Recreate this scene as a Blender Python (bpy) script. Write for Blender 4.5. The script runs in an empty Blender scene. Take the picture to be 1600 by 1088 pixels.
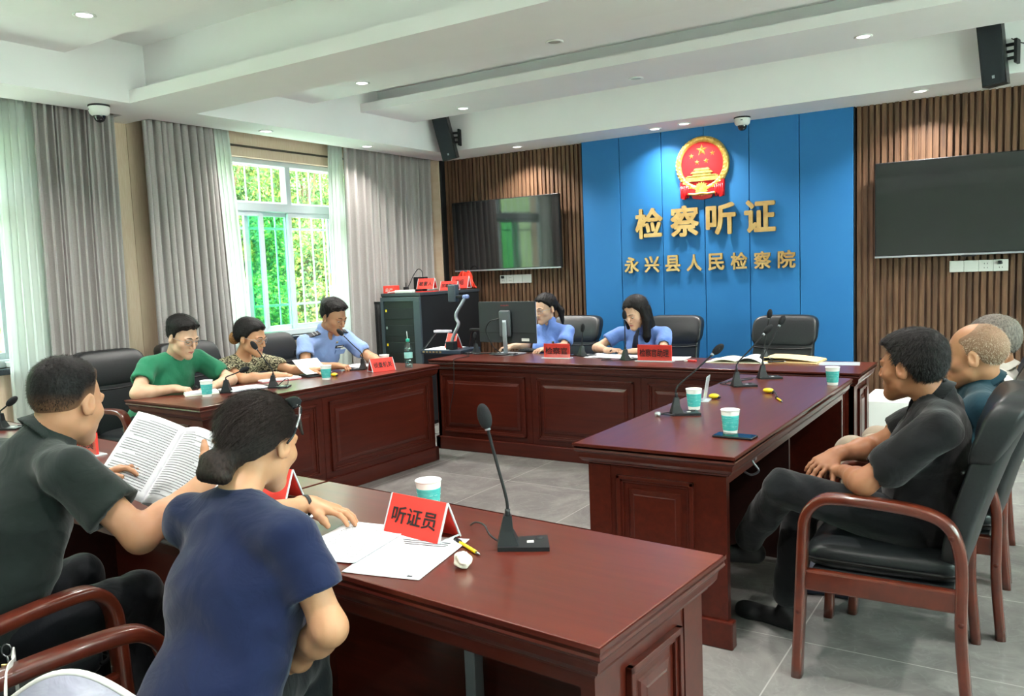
import bpy, bmesh, math, random
import numpy as np
from mathutils import Vector, Matrix, Euler
random.seed(7)
SC = bpy.context.scene
COL = SC.collection
D = bpy.data
PI = math.pi
def R(a): return math.radians(a)

# ------------------------------------------------------------- camera
cam_d = D.cameras.new('camera'); cam = D.objects.new('camera', cam_d); COL.objects.link(cam)
SC.camera = cam
cam_d.sensor_fit = 'HORIZONTAL'; cam_d.sensor_width = 36.0
cam_d.lens = 1284.54 / 1600 * 36.0
cam_d.clip_start = 0.05; cam_d.clip_end = 200
def cam_matrix(yaw, pitch, roll, loc):
    cy, sy, cp, sp = math.cos(yaw), math.sin(yaw), math.cos(pitch), math.sin(pitch)
    f = Vector((-sy*cp, cy*cp, -sp)); r = Vector((cy, sy, 0)); u = r.cross(f)
    cr, sr = math.cos(roll), math.sin(roll)
    r2 = r*cr + u*sr; u2 = u*cr - r*sr
    m = Matrix((r2, u2, -f)).transposed().to_4x4(); m.translation = loc
    return m
cam.matrix_world = cam_matrix(R(32.997), R(5.425), R(-2.2685), Vector((0, 0, 1.5)))

# ------------------------------------------------------------- view
SC.view_settings.view_transform = 'Standard'; SC.view_settings.look = 'None'
SC.view_settings.gamma = 1.0; SC.view_settings.use_curve_mapping = False
SC.view_settings.exposure = 0.68
SC.cycles.max_bounces = 8; SC.cycles.diffuse_bounces = 5; SC.cycles.glossy_bounces = 4
SC.cycles.transmission_bounces = 6; SC.cycles.transparent_max_bounces = 12
SC.cycles.caustics_reflective = False; SC.cycles.caustics_refractive = False
SC.cycles.sample_clamp_indirect = 6.0
SC.cycles.use_denoising = True

# ------------------------------------------------------------- daylight
world = D.worlds.new('sky'); SC.world = world; world.use_nodes = True
wn = world.node_tree.nodes; wl = world.node_tree.links; wn.clear()
wo = wn.new('ShaderNodeOutputWorld'); wb = wn.new('ShaderNodeBackground')
wb.inputs['Color'].default_value = (0.93, 0.96, 1.0, 1); wb.inputs['Strength'].default_value = 15.0
wl.new(wb.outputs[0], wo.inputs[0])
sd = D.lights.new('sun', 'SUN'); sun = D.objects.new('sun', sd); COL.objects.link(sun)
sd.energy = 10.0; sd.color = (1.0, 0.95, 0.85); sd.angle = R(1.0)
sun.rotation_euler = Vector((-0.50, 0.18, -0.85)).to_track_quat('-Z', 'Y').to_euler()
# sky portals: the left window openings and the added right ones
def portal(loc, rot, sx, sy):
    l = D.lights.new('window_portal', 'AREA'); l.shape = 'RECTANGLE'; l.size = sx; l.size_y = sy
    l.cycles.is_portal = True
    o = D.objects.new('window_portal', l); COL.objects.link(o); o.location = loc; o.rotation_euler = rot
LEFTWIN = [(4.35, 6.55), (0.74, 2.94), (-2.6, -0.4)]      # y ranges of the windows of the left wall
ADDEDWIN = [(-1.6, 0.6), (1.4, 3.6), (4.2, 6.4)]          # y ranges of unseen right-wall windows, added for ambient daylight
for a, b in LEFTWIN: portal((-6.25, (a+b)/2, 1.77), (0, -PI/2, 0), 1.6, b-a)
for a, b in ADDEDWIN: portal((3.05, (a+b)/2, 1.77), (0, PI/2, 0), 1.6, b-a)

# ============================================================= helpers
def tag(o, label=None, cat=None, group=None, kind=None):
    if label: o['label'] = label
    if cat: o['category'] = cat
    if group: o['group'] = group
    if kind: o['kind'] = kind
    return o
def thing(name, label, cat, loc=(0, 0, 0), rz=0.0, group=None, rot=None):
    o = D.objects.new(name, None); COL.objects.link(o); o.empty_display_size = 0.05
    o.location = loc; o.rotation_euler = rot if rot else (0, 0, rz)
    return tag(o, label, cat, group)
def link(name, me, mat, parent=None, loc=None, rot=None):
    o = D.objects.new(name, me); COL.objects.link(o)
    if mat is not None and len(me.materials) == 0: me.materials.append(mat)
    if parent: o.parent = parent
    if loc is not None: o.location = loc
    if rot is not None: o.rotation_euler = rot
    return o
def copy_tree(o, parent=None):
    c = o.copy(); COL.objects.link(c); c.parent = parent
    for ch in list(o.children): copy_tree(ch, c)
    return c

class MB:
    """collects shapes into one mesh"""
    def __init__(self): self.v = []; self.f = []; self.sm = []
    def add(self, verts, faces, smooth=False, M=None):
        n = len(self.v)
        if M is not None: verts = [M @ Vector(p) for p in verts]
        self.v += [tuple(p) for p in verts]
        self.f += [tuple(i+n for i in fc) for fc in faces]; self.sm += [smooth]*len(faces)
        return self
    def box(self, x0, x1, y0, y1, z0, z1, b=0.0, M=None):
        if b <= 0:
            v = [(x, y, z) for z in (z0, z1) for y in (y0, y1) for x in (x0, x1)]
            f = [(0,2,3,1),(4,5,7,6),(0,1,5,4),(2,6,7,3),(0,4,6,2),(1,3,7,5)]
            return self.add(v, f, False, M)
        bm = bmesh.new()
        bmesh.ops.create_cube(bm, size=1)
        for q in bm.verts:
            q.co = Vector(((x0+x1)/2+q.co.x*(x1-x0), (y0+y1)/2+q.co.y*(y1-y0), (z0+z1)/2+q.co.z*(z1-z0)))
        b = min(b, abs(x1-x0)*.49, abs(y1-y0)*.49, abs(z1-z0)*.49)
        bmesh.ops.bevel(bm, geom=list(bm.edges), offset=b, segments=2 if b < .012 else 3, affect='EDGES', profile=0.5)
        bm.verts.index_update()
        self.add([q.co.copy() for q in bm.verts], [[q.index for q in fc.verts] for fc in bm.faces], b >= .012, M)
        bm.free(); return self
    def tube(self, pts, r, n=8, cap=True, M=None, flat=None):
        """tube along pts; r number or list; flat=(w,h) gives an elliptical/rectangular section"""
        pts = [Vector(p) for p in pts]; m = len(pts)
        rr = r if isinstance(r, (list, tuple)) else [r]*m
        verts = []; prev = None
        for i, p in enumerate(pts):
            t = (pts[min(i+1, m-1)]-pts[max(i-1, 0)])
            if t.length < 1e-9: t = Vector((0, 0, 1))
            t.normalize()
            if prev is None:
                a = Vector((0, 0, 1)) if abs(t.z) < .9 else Vector((1, 0, 0))
                u = t.cross(a).normalized()
            else:
                u = (prev-t*prev.dot(t)).normalized()
            prev = u; w = t.cross(u)
            for k in range(n):
                an = 2*PI*k/n
                verts.append(p+u*math.cos(an)*rr[i]+w*math.sin(an)*rr[i])
        faces = [(i*n+k, i*n+(k+1) % n, (i+1)*n+(k+1) % n, (i+1)*n+k) for i in range(m-1) for k in range(n)]
        if cap: faces += [tuple(range(n-1, -1, -1)), tuple(range((m-1)*n, m*n))]
        return self.add(verts, faces, True, M)
    def sweep(self, pts, prof, side, M=None, closed_prof=True, smooth=False, cap=True):
        """sweep a 2D profile [(a,b)] along pts; side = fixed vector for profile axis a; b axis = t x side"""
        pts = [Vector(p) for p in pts]; m = len(pts); n = len(prof); s = Vector(side).normalized(); verts = []
        for i, p in enumerate(pts):
            t0 = (pts[i]-pts[i-1]).normalized() if i > 0 else None
            t1 = (pts[i+1]-pts[i]).normalized() if i < m-1 else None
            t = ((t0 or t1)+(t1 or t0)).normalized()
            k = 1.0
            if t0 is not None and t1 is not None: k = 1/max(.5, t.dot(t1))
            w = t.cross(s).normalized()
            for a, b in prof: verts.append(p+s*a+w*b*k)
        faces = []
        rng = n if closed_prof else n-1
        for i in range(m-1):
            for k in range(rng):
                faces.append((i*n+k, (i+1)*n+k, (i+1)*n+(k+1) % n, i*n+(k+1) % n))
        if cap and closed_prof: faces += [tuple(range(n)), tuple(range(m*n-1, (m-1)*n-1, -1))]
        return self.add(verts, faces, smooth, M)
    def lathe(self, prof, n=24, M=None, smooth=True, cap=False):
        verts = []; m = len(prof)
        for r, z in prof:
            for k in range(n): verts.append((r*math.cos(2*PI*k/n), r*math.sin(2*PI*k/n), z))
        faces = [(i*n+k, i*n+(k+1) % n, (i+1)*n+(k+1) % n, (i+1)*n+k) for i in range(m-1) for k in range(n)]
        if cap: faces += [tuple(range(n-1, -1, -1)), tuple(range((m-1)*n, m*n))]
        return self.add(verts, faces, smooth, M)
    def prism(self, poly, z0, z1, M=None, smooth=False):
        n = len(poly)
        v = [(x, y, z0) for x, y in poly]+[(x, y, z1) for x, y in poly]
        f = [tuple(range(n-1, -1, -1)), tuple(range(n, 2*n))]+[(k, (k+1) % n, n+(k+1) % n, n+k) for k in range(n)]
        return self.add(v, f, smooth, M)
    def ball(self, c, r, n=16, m=10, M=None):
        rx, ry, rz = r if isinstance(r, (list, tuple)) else (r, r, r)
        v = [(c[0], c[1], c[2]-rz)]
        for i in range(1, m):
            a = -PI/2+PI*i/m
            for k in range(n):
                v.append((c[0]+rx*math.cos(a)*math.cos(2*PI*k/n), c[1]+ry*math.cos(a)*math.sin(2*PI*k/n), c[2]+rz*math.sin(a)))
        v.append((c[0], c[1], c[2]+rz)); f = []
        for k in range(n):
            f.append((0, 1+(k+1) % n, 1+k)); f.append((len(v)-1, 1+(m-2)*n+k, 1+(m-2)*n+(k+1) % n))
        for i in range(m-2):
            for k in range(n): f.append((1+i*n+k, 1+i*n+(k+1) % n, 1+(i+1)*n+(k+1) % n, 1+(i+1)*n+k))
        return self.add(v, f, True, M)
    def grid(self, fn, nu, nv, smooth=True, M=None):
        v = [fn(i/nu, j/nv) for i in range(nu+1) for j in range(nv+1)]
        f = [(i*(nv+1)+j, (i+1)*(nv+1)+j, (i+1)*(nv+1)+j+1, i*(nv+1)+j+1) for i in range(nu) for j in range(nv)]
        return self.add(v, f, smooth, M)
    def mesh(self, name):
        me = D.meshes.new(name); me.from_pydata(self.v, [], self.f); me.update()
        me.polygons.foreach_set('use_smooth', self.sm)
        bm = bmesh.new(); bm.from_mesh(me); bmesh.ops.recalc_face_normals(bm, faces=list(bm.faces)); bm.to_mesh(me); bm.free()
        return me
    def build(self, name, mat, parent=None, loc=None, rot=None):
        return link(name, self.mesh(name), mat, parent, loc, rot)
def spline(pts, n=8):
    """Catmull-Rom through pts"""
    P = [Vector(p) for p in pts]; P = [P[0]*2-P[1]]+P+[P[-1]*2-P[-2]]; out = []
    for i in range(1, len(P)-2):
        for k in range(n):
            t = k/n; a, b, c, d = P[i-1:i+3]
            out.append(.5*((2*b)+(c-a)*t+(2*a-5*b+4*c-d)*t*t+(3*b-a-3*c+d)*t**3))
    out.append(P[-2]); return out

# ------------------------------------------------------------- materials
def srgb(h):
    if isinstance(h, str): c = [int(h[i:i+2], 16)/255 for i in (0, 2, 4)]
    else: c = [x/255 for x in h]
    return tuple(x/12.92 if x <= .04045 else ((x+.055)/1.055)**2.4 for x in c)+(1,)
MATS = {}
def mat(name, col=(.8, .8, .8, 1), rough=.5, metal=0.0, spec=.5, coat=0.0, trans=0.0, alpha=1.0, emis=None, estr=0.0, ior=1.45, sheen=0.0, sub=0.0, coat_rough=.05):
    if name in MATS: return MATS[name]
    m = D.materials.new(name); m.use_nodes = True; b = m.node_tree.nodes['Principled BSDF']
    if isinstance(col, str): col = srgb(col)
    b.inputs['Base Color'].default_value = col; b.inputs['Roughness'].default_value = rough
    b.inputs['Metallic'].default_value = metal; b.inputs['Specular IOR Level'].default_value = spec
    b.inputs['Coat Weight'].default_value = coat; b.inputs['Coat Roughness'].default_value = coat_rough
    b.inputs['Transmission Weight'].default_value = trans; b.inputs['Alpha'].default_value = alpha
    b.inputs['IOR'].default_value = ior; b.inputs['Sheen Weight'].default_value = sheen
    if sub: b.inputs['Subsurface Weight'].default_value = sub; b.inputs['Subsurface Scale'].default_value = .012; b.inputs['Subsurface Radius'].default_value = (1, .35, .2)
    if emis: b.inputs['Emission Color'].default_value = emis; b.inputs['Emission Strength'].default_value = estr
    MATS[name] = m; return m
def nodes(m): return m.node_tree.nodes, m.node_tree.links, m.node_tree.nodes['Principled BSDF']
def coords(m, scale=(1, 1, 1), rot=(0, 0, 0), kind='Object'):
    n, l, b = nodes(m); tc = n.new('ShaderNodeTexCoord'); mp = n.new('ShaderNodeMapping')
    mp.inputs['Scale'].default_value = scale; mp.inputs['Rotation'].default_value = rot
    l.new(tc.outputs[kind], mp.inputs[0]); return mp.outputs[0]
def noise_tex(m, vec, scale=5, detail=4, rough=.5, dist=0.0):
    n, l, b = nodes(m); t = n.new('ShaderNodeTexNoise'); t.inputs['Scale'].default_value = scale
    t.inputs['Detail'].default_value = detail; t.inputs['Roughness'].default_value = rough; t.inputs['Distortion'].default_value = dist
    if vec is not None: l.new(vec, t.inputs['Vector'])
    return t.outputs['Fac']
def ramp(m, fac, stops):
    n, l, b = nodes(m); r = n.new('ShaderNodeValToRGB'); e = r.color_ramp.elements
    while len(e) < len(stops): e.new(.5)
    for el, (p, c) in zip(e, stops): el.position = p; el.color = srgb(c) if isinstance(c, str) else c
    l.new(fac, r.inputs[0]); return r.outputs[0]
def bump(m, h, strength=.2, dist=.01, base=None):
    n, l, b = nodes(m); bp = n.new('ShaderNodeBump'); bp.inputs['Strength'].default_value = strength; bp.inputs['Distance'].default_value = dist
    l.new(h, bp.inputs['Height']); l.new(bp.outputs[0], b.inputs['Normal'])
    if base is not None: l.new(base, bp.inputs['Normal'])
    return bp.outputs[0]
def noisy(name, c0, c1, scale=(1, 1, 1), nscale=5, detail=4, rough=.5, bstr=0.0, bdist=.002, dist=0.0, kind='Object', **kw):
    if name in MATS: return MATS[name]
    m = mat(name, c0, rough, **kw); n, l, b = nodes(m)
    v = coords(m, scale, kind=kind); f = noise_tex(m, v, nscale, detail, .6, dist)
    l.new(ramp(m, f, [(.3, c0), (.7, c1)]), b.inputs['Base Color'])
    if bstr: bump(m, f, bstr, bdist)
    return m
M_white = noisy('white_paint', 'E9EAE6', 'E2E3DF', nscale=3, rough=.75, spec=.2)
M_ceil = noisy('ceiling_paint', 'F5F3F4', 'F1EFF0', nscale=2, rough=.8, spec=.15)
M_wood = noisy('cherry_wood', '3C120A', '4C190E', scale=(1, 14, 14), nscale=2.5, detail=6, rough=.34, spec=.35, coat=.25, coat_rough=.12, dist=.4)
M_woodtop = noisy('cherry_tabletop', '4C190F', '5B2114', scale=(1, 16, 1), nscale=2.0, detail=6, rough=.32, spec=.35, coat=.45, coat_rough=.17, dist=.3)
M_wooddark = noisy('cherry_dark', '2C100C', '381510', scale=(1, 14, 14), nscale=2.5, rough=.5, coat=.1)
M_chairwood = noisy('chair_wood', '481A0E', '5E2413', scale=(6, 6, 6), nscale=2.0, detail=5, rough=.3, coat=.8, coat_rough=.08)
M_leather = noisy('black_leather', '15181A', '1C2022', nscale=90, rough=.38, bstr=.15, bdist=.001, spec=.5)
M_piping = mat('leather_piping', '090A0B', .5)
M_blackp = mat('black_plastic', '15171A', .42)
M_blackmatte = mat('matte_black', '101214', .75)
M_foam = noisy('foam_black', '0D0E10', '1A1C1F', nscale=400, rough=.95, bstr=.5, bdist=.002)
M_steel = mat('steel', 'A9ADB0', .3, metal=1.0)
M_silver = mat('silver_plastic', '9AA0A6', .35, metal=.6)
M_paper = noisy('paper', 'E6E8EC', 'E0E2E7', nscale=8, rough=.8, spec=.2)
M_ink = mat('ink', '4A4D52', .8)
M_inkd = mat('ink_dark', '1E1C1C', .8)
M_red = mat('red_card', 'E23A30', .55)
M_acryl = mat('clear_acrylic', (.93, .97, .97, 1), .03, trans=1.0, ior=1.3)
M_cupw = mat('cup_paper', 'EDEEEA', .6)
M_teal = noisy('cup_teal', '35A8A6', '5BC0BC', scale=(1, 1, 3), nscale=40, rough=.55)
M_yellow = mat('yellow_plastic', 'E0C11E', .4)
M_gold = mat('gold_metal', (.80, .56, .26, 1), .32, metal=1.0)
M_screen = mat('tv_glass', '0B0D0E', .05, spec=1.0)
# ============================================================= the room
XL, XR, YB, YF = -5.90, 2.60, 7.40, -3.2     # inner faces of the walls
SOF = 2.72; CEIL = 2.97; SLOT = 3.12; TOP = 3.3
def S(o, kind='structure'): o['kind'] = kind; return o
# floor: large grey marble tiles
m = mat('grey_marble_tile', '8E8B87', .22, spec=.5); n, l, b = nodes(m)
v = coords(m); f1 = noise_tex(m, v, 2.2, 8, .62, 1.2); f2 = noise_tex(m, v, 9, 5, .5, .8)
cr = ramp(m, f1, [(.25, '615E5D'), (.5, '73706E'), (.62, '807D7A'), (.75, '6A6765')])
vein = ramp(m, f2, [(.47, (0, 0, 0, 1)), (.5, (1, 1, 1, 1)), (.53, (0, 0, 0, 1))])
mx = n.new('ShaderNodeMixRGB'); mx.blend_type = 'SCREEN'; mx.inputs[0].default_value = .025
l.new(cr, mx.inputs[1]); l.new(vein, mx.inputs[2])
br = n.new('ShaderNodeTexBrick'); br.offset = 0; br.inputs['Scale'].default_value = 1.0
br.inputs['Brick Width'].default_value = .8; br.inputs['Row Height'].default_value = .8; br.inputs['Mortar Size'].default_value = .003
br.inputs['Mortar Smooth'].default_value = .2
l.new(v, br.inputs['Vector'])
mx2 = n.new('ShaderNodeMixRGB'); mx2.inputs[2].default_value = srgb('9B9894')
l.new(br.outputs['Fac'], mx2.inputs[0]); l.new(mx.outputs[0], mx2.inputs[1]); l.new(mx2.outputs[0], b.inputs['Base Color'])
S(MB().box(XL-.4, XR+.4, YF-.3, YB+.3, -.12, 0).build('floor', m))

# beige wallpaper of the window wall
m = mat('beige_wall_panel', 'C9B098', .7, spec=.2); n, l, b = nodes(m)
v = coords(m, (1, 60, 4)); f = noise_tex(m, v, 3, 3)
l.new(ramp(m, f, [(.3, 'CAB098'), (.7, 'D4BEA8')]), b.inputs['Base Color'])
M_beige = m
M_beige2 = noisy('beige_wall_strip', 'BCA48E', 'C6B09A', scale=(1, 60, 4), nscale=3, rough=.7, spec=.2)
def wall_with_holes(xa, xb, y0, y1, z0, z1, holes, hz):
    mb = MB(); ys = y0
    for a, c in sorted(holes):
        mb.box(xa, xb, ys, a, z0, z1); mb.box(xa, xb, a, c, z0, hz[0]); mb.box(xa, xb, a, c, hz[1], z1); ys = c
    mb.box(xa, xb, ys, y1, z0, z1); return mb
WZ = (.97, 2.58)
S(wall_with_holes(XL-.28, XL, YF-.3, YB+.3, 0, TOP, LEFTWIN, WZ).build('wall_left', M_beige))
S(wall_with_holes(XR, XR+.28, YF-.3, YB+.3, 0, TOP, ADDEDWIN, WZ).build('wall_right', M_white))
S(MB().box(XL-.3, XR+.3, YF-.25, YF, 0, TOP).build('wall_front', M_white))
S(MB().box(XL-.3, XR+.3, YB+.06, YB+.3, 0, TOP).build('wall_back', mat('wall_backing', '2B2018', .8)))
# shallow pilaster strips and panel seams on the window wall
pil = MB()
pil.box(XL, XL+.012, 3.15, 4.12, .0, 2.95).box(XL, XL+.03, 6.95, 7.4, 0, 2.95)
S(pil.build('trim_1', M_beige)); 
sm = MB(); sm.box(XL+.012, XL+.018, 3.80, 3.96, 0, 2.9); S(sm.build('trim_2', M_beige2))
S(MB().box(-5.86, -5.60, 7.28, 7.40, 0, 2.9).build('trim_3', M_beige))
S(MB().box(-5.60, -5.575, 7.30, 7.40, 0, 2.9).build('trim_4', M_blackmatte))
S(MB().box(XL, XL+.02, 4.2, 6.9, 2.66, 2.675).build('trim_5', mat('dark_reveal', '4A4238', .8)))

# ceiling: slab, lowered perimeter, one low beam, recessed slots with a small lip
S(MB().box(XL-.3, XR+.3, YF-.3, YB+.3, TOP, TOP+.15).build('ceiling', M_ceil))
c = MB()
c.box(-5.20, XR-.6, YF+.4, 2.98, CEIL, TOP)            # field near the camera
c.box(-5.20, XR-.6, 2.98, 3.60, SLOT, TOP)             # slot in front of the low beam
c.box(-5.20, XR-.6, 3.92, 5.08, CEIL-.01, TOP)         # field with the unlit lamp
c.box(-5.20, XR-.6, 5.08, 5.95, SLOT+.06, TOP)             # slot
c.box(-5.20, XR-.6, 5.90, 6.40, CEIL, TOP).box(-5.20, XR-.6, 5.70, 5.90, CEIL, CEIL+.03)             # strip with lamps
c.box(-5.20, XR-.6, 6.40, 6.83, SLOT+.05, TOP)
S(c.build('ceiling_field', M_ceil))
S(MB().box(-5.20, XR-.6, 3.53, 3.92, SOF, TOP).box(-5.20, XR-.6, 3.44, 3.53, SOF, SOF+.04).build('ceiling_beam', M_ceil))
lip = MB()
lip.box(-5.20, XR-.6, 3.40, 3.44, SOF, SOF+.085)
lip.box(-5.20, XR-.6, 5.66, 5.70, CEIL-.004, CEIL+.07)
S(lip.build('trim_6', M_ceil))
sf = MB()
sf.box(-5.60, -5.20, YF, YB+.1, SOF, TOP)              # along the windows
sf.box(-5.95, -5.60, 3.60, 3.80, SOF, TOP)
sf.box(-5.20, XR-.6, 6.83, YB+.1, SOF, TOP)            # along the blue wall
sf.box(XR-.6, XR, YF, YB+.1, SOF, TOP)
sf.box(-5.20, XR-.6, YF, YF+.4, SOF, TOP)
S(sf.build('ceiling_soffit', M_ceil))

# back wall cladding
m = mat('walnut_slats', '5C4433', .5, spec=.3); n, l, b = nodes(m)
v = coords(m, (9, 1, .7)); f = noise_tex(m, v, 3.0, 4, .55, .3)
v2 = coords(m, (60, 1, 3)); f2 = noise_tex(m, v2, 3.0, 4)
cr = ramp(m, f, [(.3, '4A372C'), (.5, '644A38'), (.72, '7C5D47')])
cr2 = ramp(m, f2, [(.3, (.75, .75, .75, 1)), (.7, (1.1, 1.1, 1.1, 1))])
mx = n.new('ShaderNodeMixRGB'); mx.blend_type = 'MULTIPLY'; mx.inputs[0].default_value = .6
l.new(cr, mx.inputs[1]); l.new(cr2, mx.inputs[2]); l.new(mx.outputs[0], b.inputs['Base Color'])
M_slat = m
def slats(x0, x1):
    mb = MB(); rnd = random.Random(3); x = x0+.004; k = 0
    mb.box(x0, x1, 7.39, 7.47, 0, 2.9)
    while x < x1-.012:
        w = (.030, .034, .028)[k % 3]; d = (.030, .020, .030, .024)[k % 4]
        mb.box(x, min(x+w, x1), 7.39-d, 7.392, 0, 2.9, b=.002); x += w+.017; k += 1
    return mb
o = slats(-5.575, -3.86).build('wall_back_slats', M_slat); S(o)
o = slats(-1.32, XR).build('wall_back_slats', M_slat); S(o)
m = noisy('blue_board', '2569A2', '2A6EA6', nscale=2, rough=.55, spec=.3)
M_blue = m
xs = [-3.855, -3.45, -3.02, -2.61, -2.20, -1.77, -1.335]
for i in range(6):
    S(MB().box(xs[i]+.003, xs[i+1]-.003, 7.33, 7.44, 0, 2.9, b=.004).build('wall_back_board', M_blue))
S(MB().box(-3.862, -3.855, 7.335, 7.44, 0, 2.9).box(-1.335, -1.328, 7.335, 7.44, 0, 2.9).build('trim_7', M_blackmatte))
S(MB().box(XL, XL+.02, YF, 7.28, 0, .1).build('baseboard_left', M_beige2))

# windows -----------------------------------------------------
M_frame = mat('window_frame_white', 'C9D2D6', .35)
def thin_glass(name, tint, refl=.06):
    m = mat(name, tint, .0); n, l, b = nodes(m)
    tr = n.new('ShaderNodeBsdfTransparent'); tr.inputs[0].default_value = tint
    gl = n.new('ShaderNodeBsdfGlossy'); gl.inputs['Roughness'].default_value = .01
    ms = n.new('ShaderNodeMixShader'); ms.inputs[0].default_value = refl
    l.new(tr.outputs[0], ms.inputs[1]); l.new(gl.outputs[0], ms.inputs[2]); l.new(ms.outputs[0], n['Material Output'].inputs[0]); return m
M_glass = thin_glass('window_glass', (.93, 1, .97, 1))
M_glassg = thin_glass('green_tint_glass', (.50, .93, .70, 1))
M_smoke = thin_glass('smoked_glass', (.35, .38, .40, 1), .08)
M_bar = mat('security_bar', 'DCE6E4', .4)
def window(n_, x, y0, y1, side=-1):
    """sliding window with fixed lights above; side = outward x direction"""
    fr = MB(); xa, xb = sorted((x, x+side*.09)); z0, z1 = WZ; zt = 2.15; yc = (y0+y1)/2
    t = .055
    fr.box(xa, xb, y0, y0+t, z0, z1, b=.006).box(xa, xb, y1-t, y1, z0, z1, b=.006)
    e = .0025
    fr.box(xa+e, xb-e, y0+t-.004, y1-t+.004, z0, z0+t, b=.006).box(xa+e, xb-e, y0+t-.004, y1-t+.004, z1-.045, z1, b=.006).box(xa+e, xb-e, y0+t-.004, y1-t+.004, zt-.035, zt+.045, b=.006)
    fr.box(xa+2*e, xb-2*e, yc-.03, yc+.03, zt+.04, z1-.04, b=.006)
    w = S(fr.build('window_%d' % n_, M_frame))
    q = (y1-y0)/4
    xi = x+side*.03; xo = x+side*.065
    # four sliding sashes, the second one pushed behind the third
    for j, (a, bb, xx, g) in enumerate([(y0+t, y0+q+.24, xi, M_glass), (y0+q+.05, yc+.02, xo, M_glassg), (yc-.02, y0+3*q+.02, xi, M_glass), (y0+3*q-.03, y1-t, xo, M_glass)]):
        s = MB(); u = .045
        s.box(xx-.014, xx+.014, a, a+u, z0+t, zt-.03, b=.004).box(xx-.014, xx+.014, bb-u, bb, z0+t, zt-.03, b=.004)
        s.box(xx-.0125, xx+.0125, a+u-.003, bb-u+.003, z0+t, z0+t+u, b=.004).box(xx-.0125, xx+.0125, a+u-.003, bb-u+.003, zt-.03-u, zt-.03, b=.004)
        so = s.build('sash', M_frame, w)
        MB().box(xx-.002, xx+.002, a+u, bb-u, z0+t+u, zt-.03-u).build('pane', g, so)
    hd = MB().box(xi-.03, xi-.014, y0+3*q-.04, y0+3*q-.015, 1.42, 1.54, b=.004)
    hd.build('latch', M_gold, w)
    for a, bb in ((y0+t, yc-.03), (yc+.03, y1-t)):
        MB().box(x+side*.045-.002, x+side*.045+.002, a, bb, zt+.045, z1-.045).build('pane', M_glass, w)
    # security grille outside
    g = MB(); xg = x+side*.22
    for zz in (z0+.02, 1.25, 1.98, 2.22, z1-.02): g.box(xg-.011, xg+.011, y0-.1, y1+.1, zz-.011, zz+.011)
    k = 0; yy = y0
    while yy < y1+.05:
        g.tube([(xg, yy, z0-.05), (xg, yy, z1+.05)], .009, 6); yy += .157; k += 1
    g.build('security_grille', M_bar, w)
    return w
i = 1
for a, bb in LEFTWIN: window(i, XL-.06, a, bb); i += 1
for a, bb in ADDEDWIN: window(i, XR+.06, a, bb, 1); i += 1  # unseen right-hand windows, added to let in more daylight
M_sill = noisy('black_granite', '1B2026', '2A3038', nscale=60, rough=.2)
for k, (a, bb) in enumerate(LEFTWIN): S(MB().box(XL-.28, XL+.06, a-.15, bb+.15, .93, .97, b=.006).build('trim_%d' % (8+k), M_sill))

# outdoors: ground, bank and foliage -------------------------
M_grd = noisy('bounce_ground', 'E2E0D8', 'EEECE4', nscale=2, rough=.9)  # near-white ground, whitened to throw sunlight up onto the ceiling
S(MB().box(-60, XL-.3, -30, 40, -.6, -.5).build('ground', M_grd)); 
S(MB().box(XR+.3, 40, -30, 40, -.6, -.5).build('ground', M_grd))  # unseen; bounces light in through the added right windows
m = mat('leaf_green', '5FA030', .5, spec=.3); n, l, b = nodes(m)
oi = n.new('ShaderNodeNewGeometry')
l.new(ramp(m, oi.outputs['Random Per Island'], [(0, '28502A'), (.35, '3E6A3A'), (.6, '61823E'), (.82, '8C9444'), (1, 'A6A254')]), b.inputs['Base Color'])
b.inputs['Transmission Weight'].default_value = 0.0
tr = n.new('ShaderNodeBsdfTranslucent'); tr.inputs[0].default_value = srgb('6F8C48'); ms = n.new('ShaderNodeMixShader'); ms.inputs[0].default_value = .35
l.new(b.outputs[0], ms.inputs[1]); l.new(tr.outputs[0], ms.inputs[2]); l.new(ms.outputs[0], n['Material Output'].inputs[0])
M_leaf = m
M_bark = noisy('bark', '5A4632', '7A644A', nscale=12, rough=.9)
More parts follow.
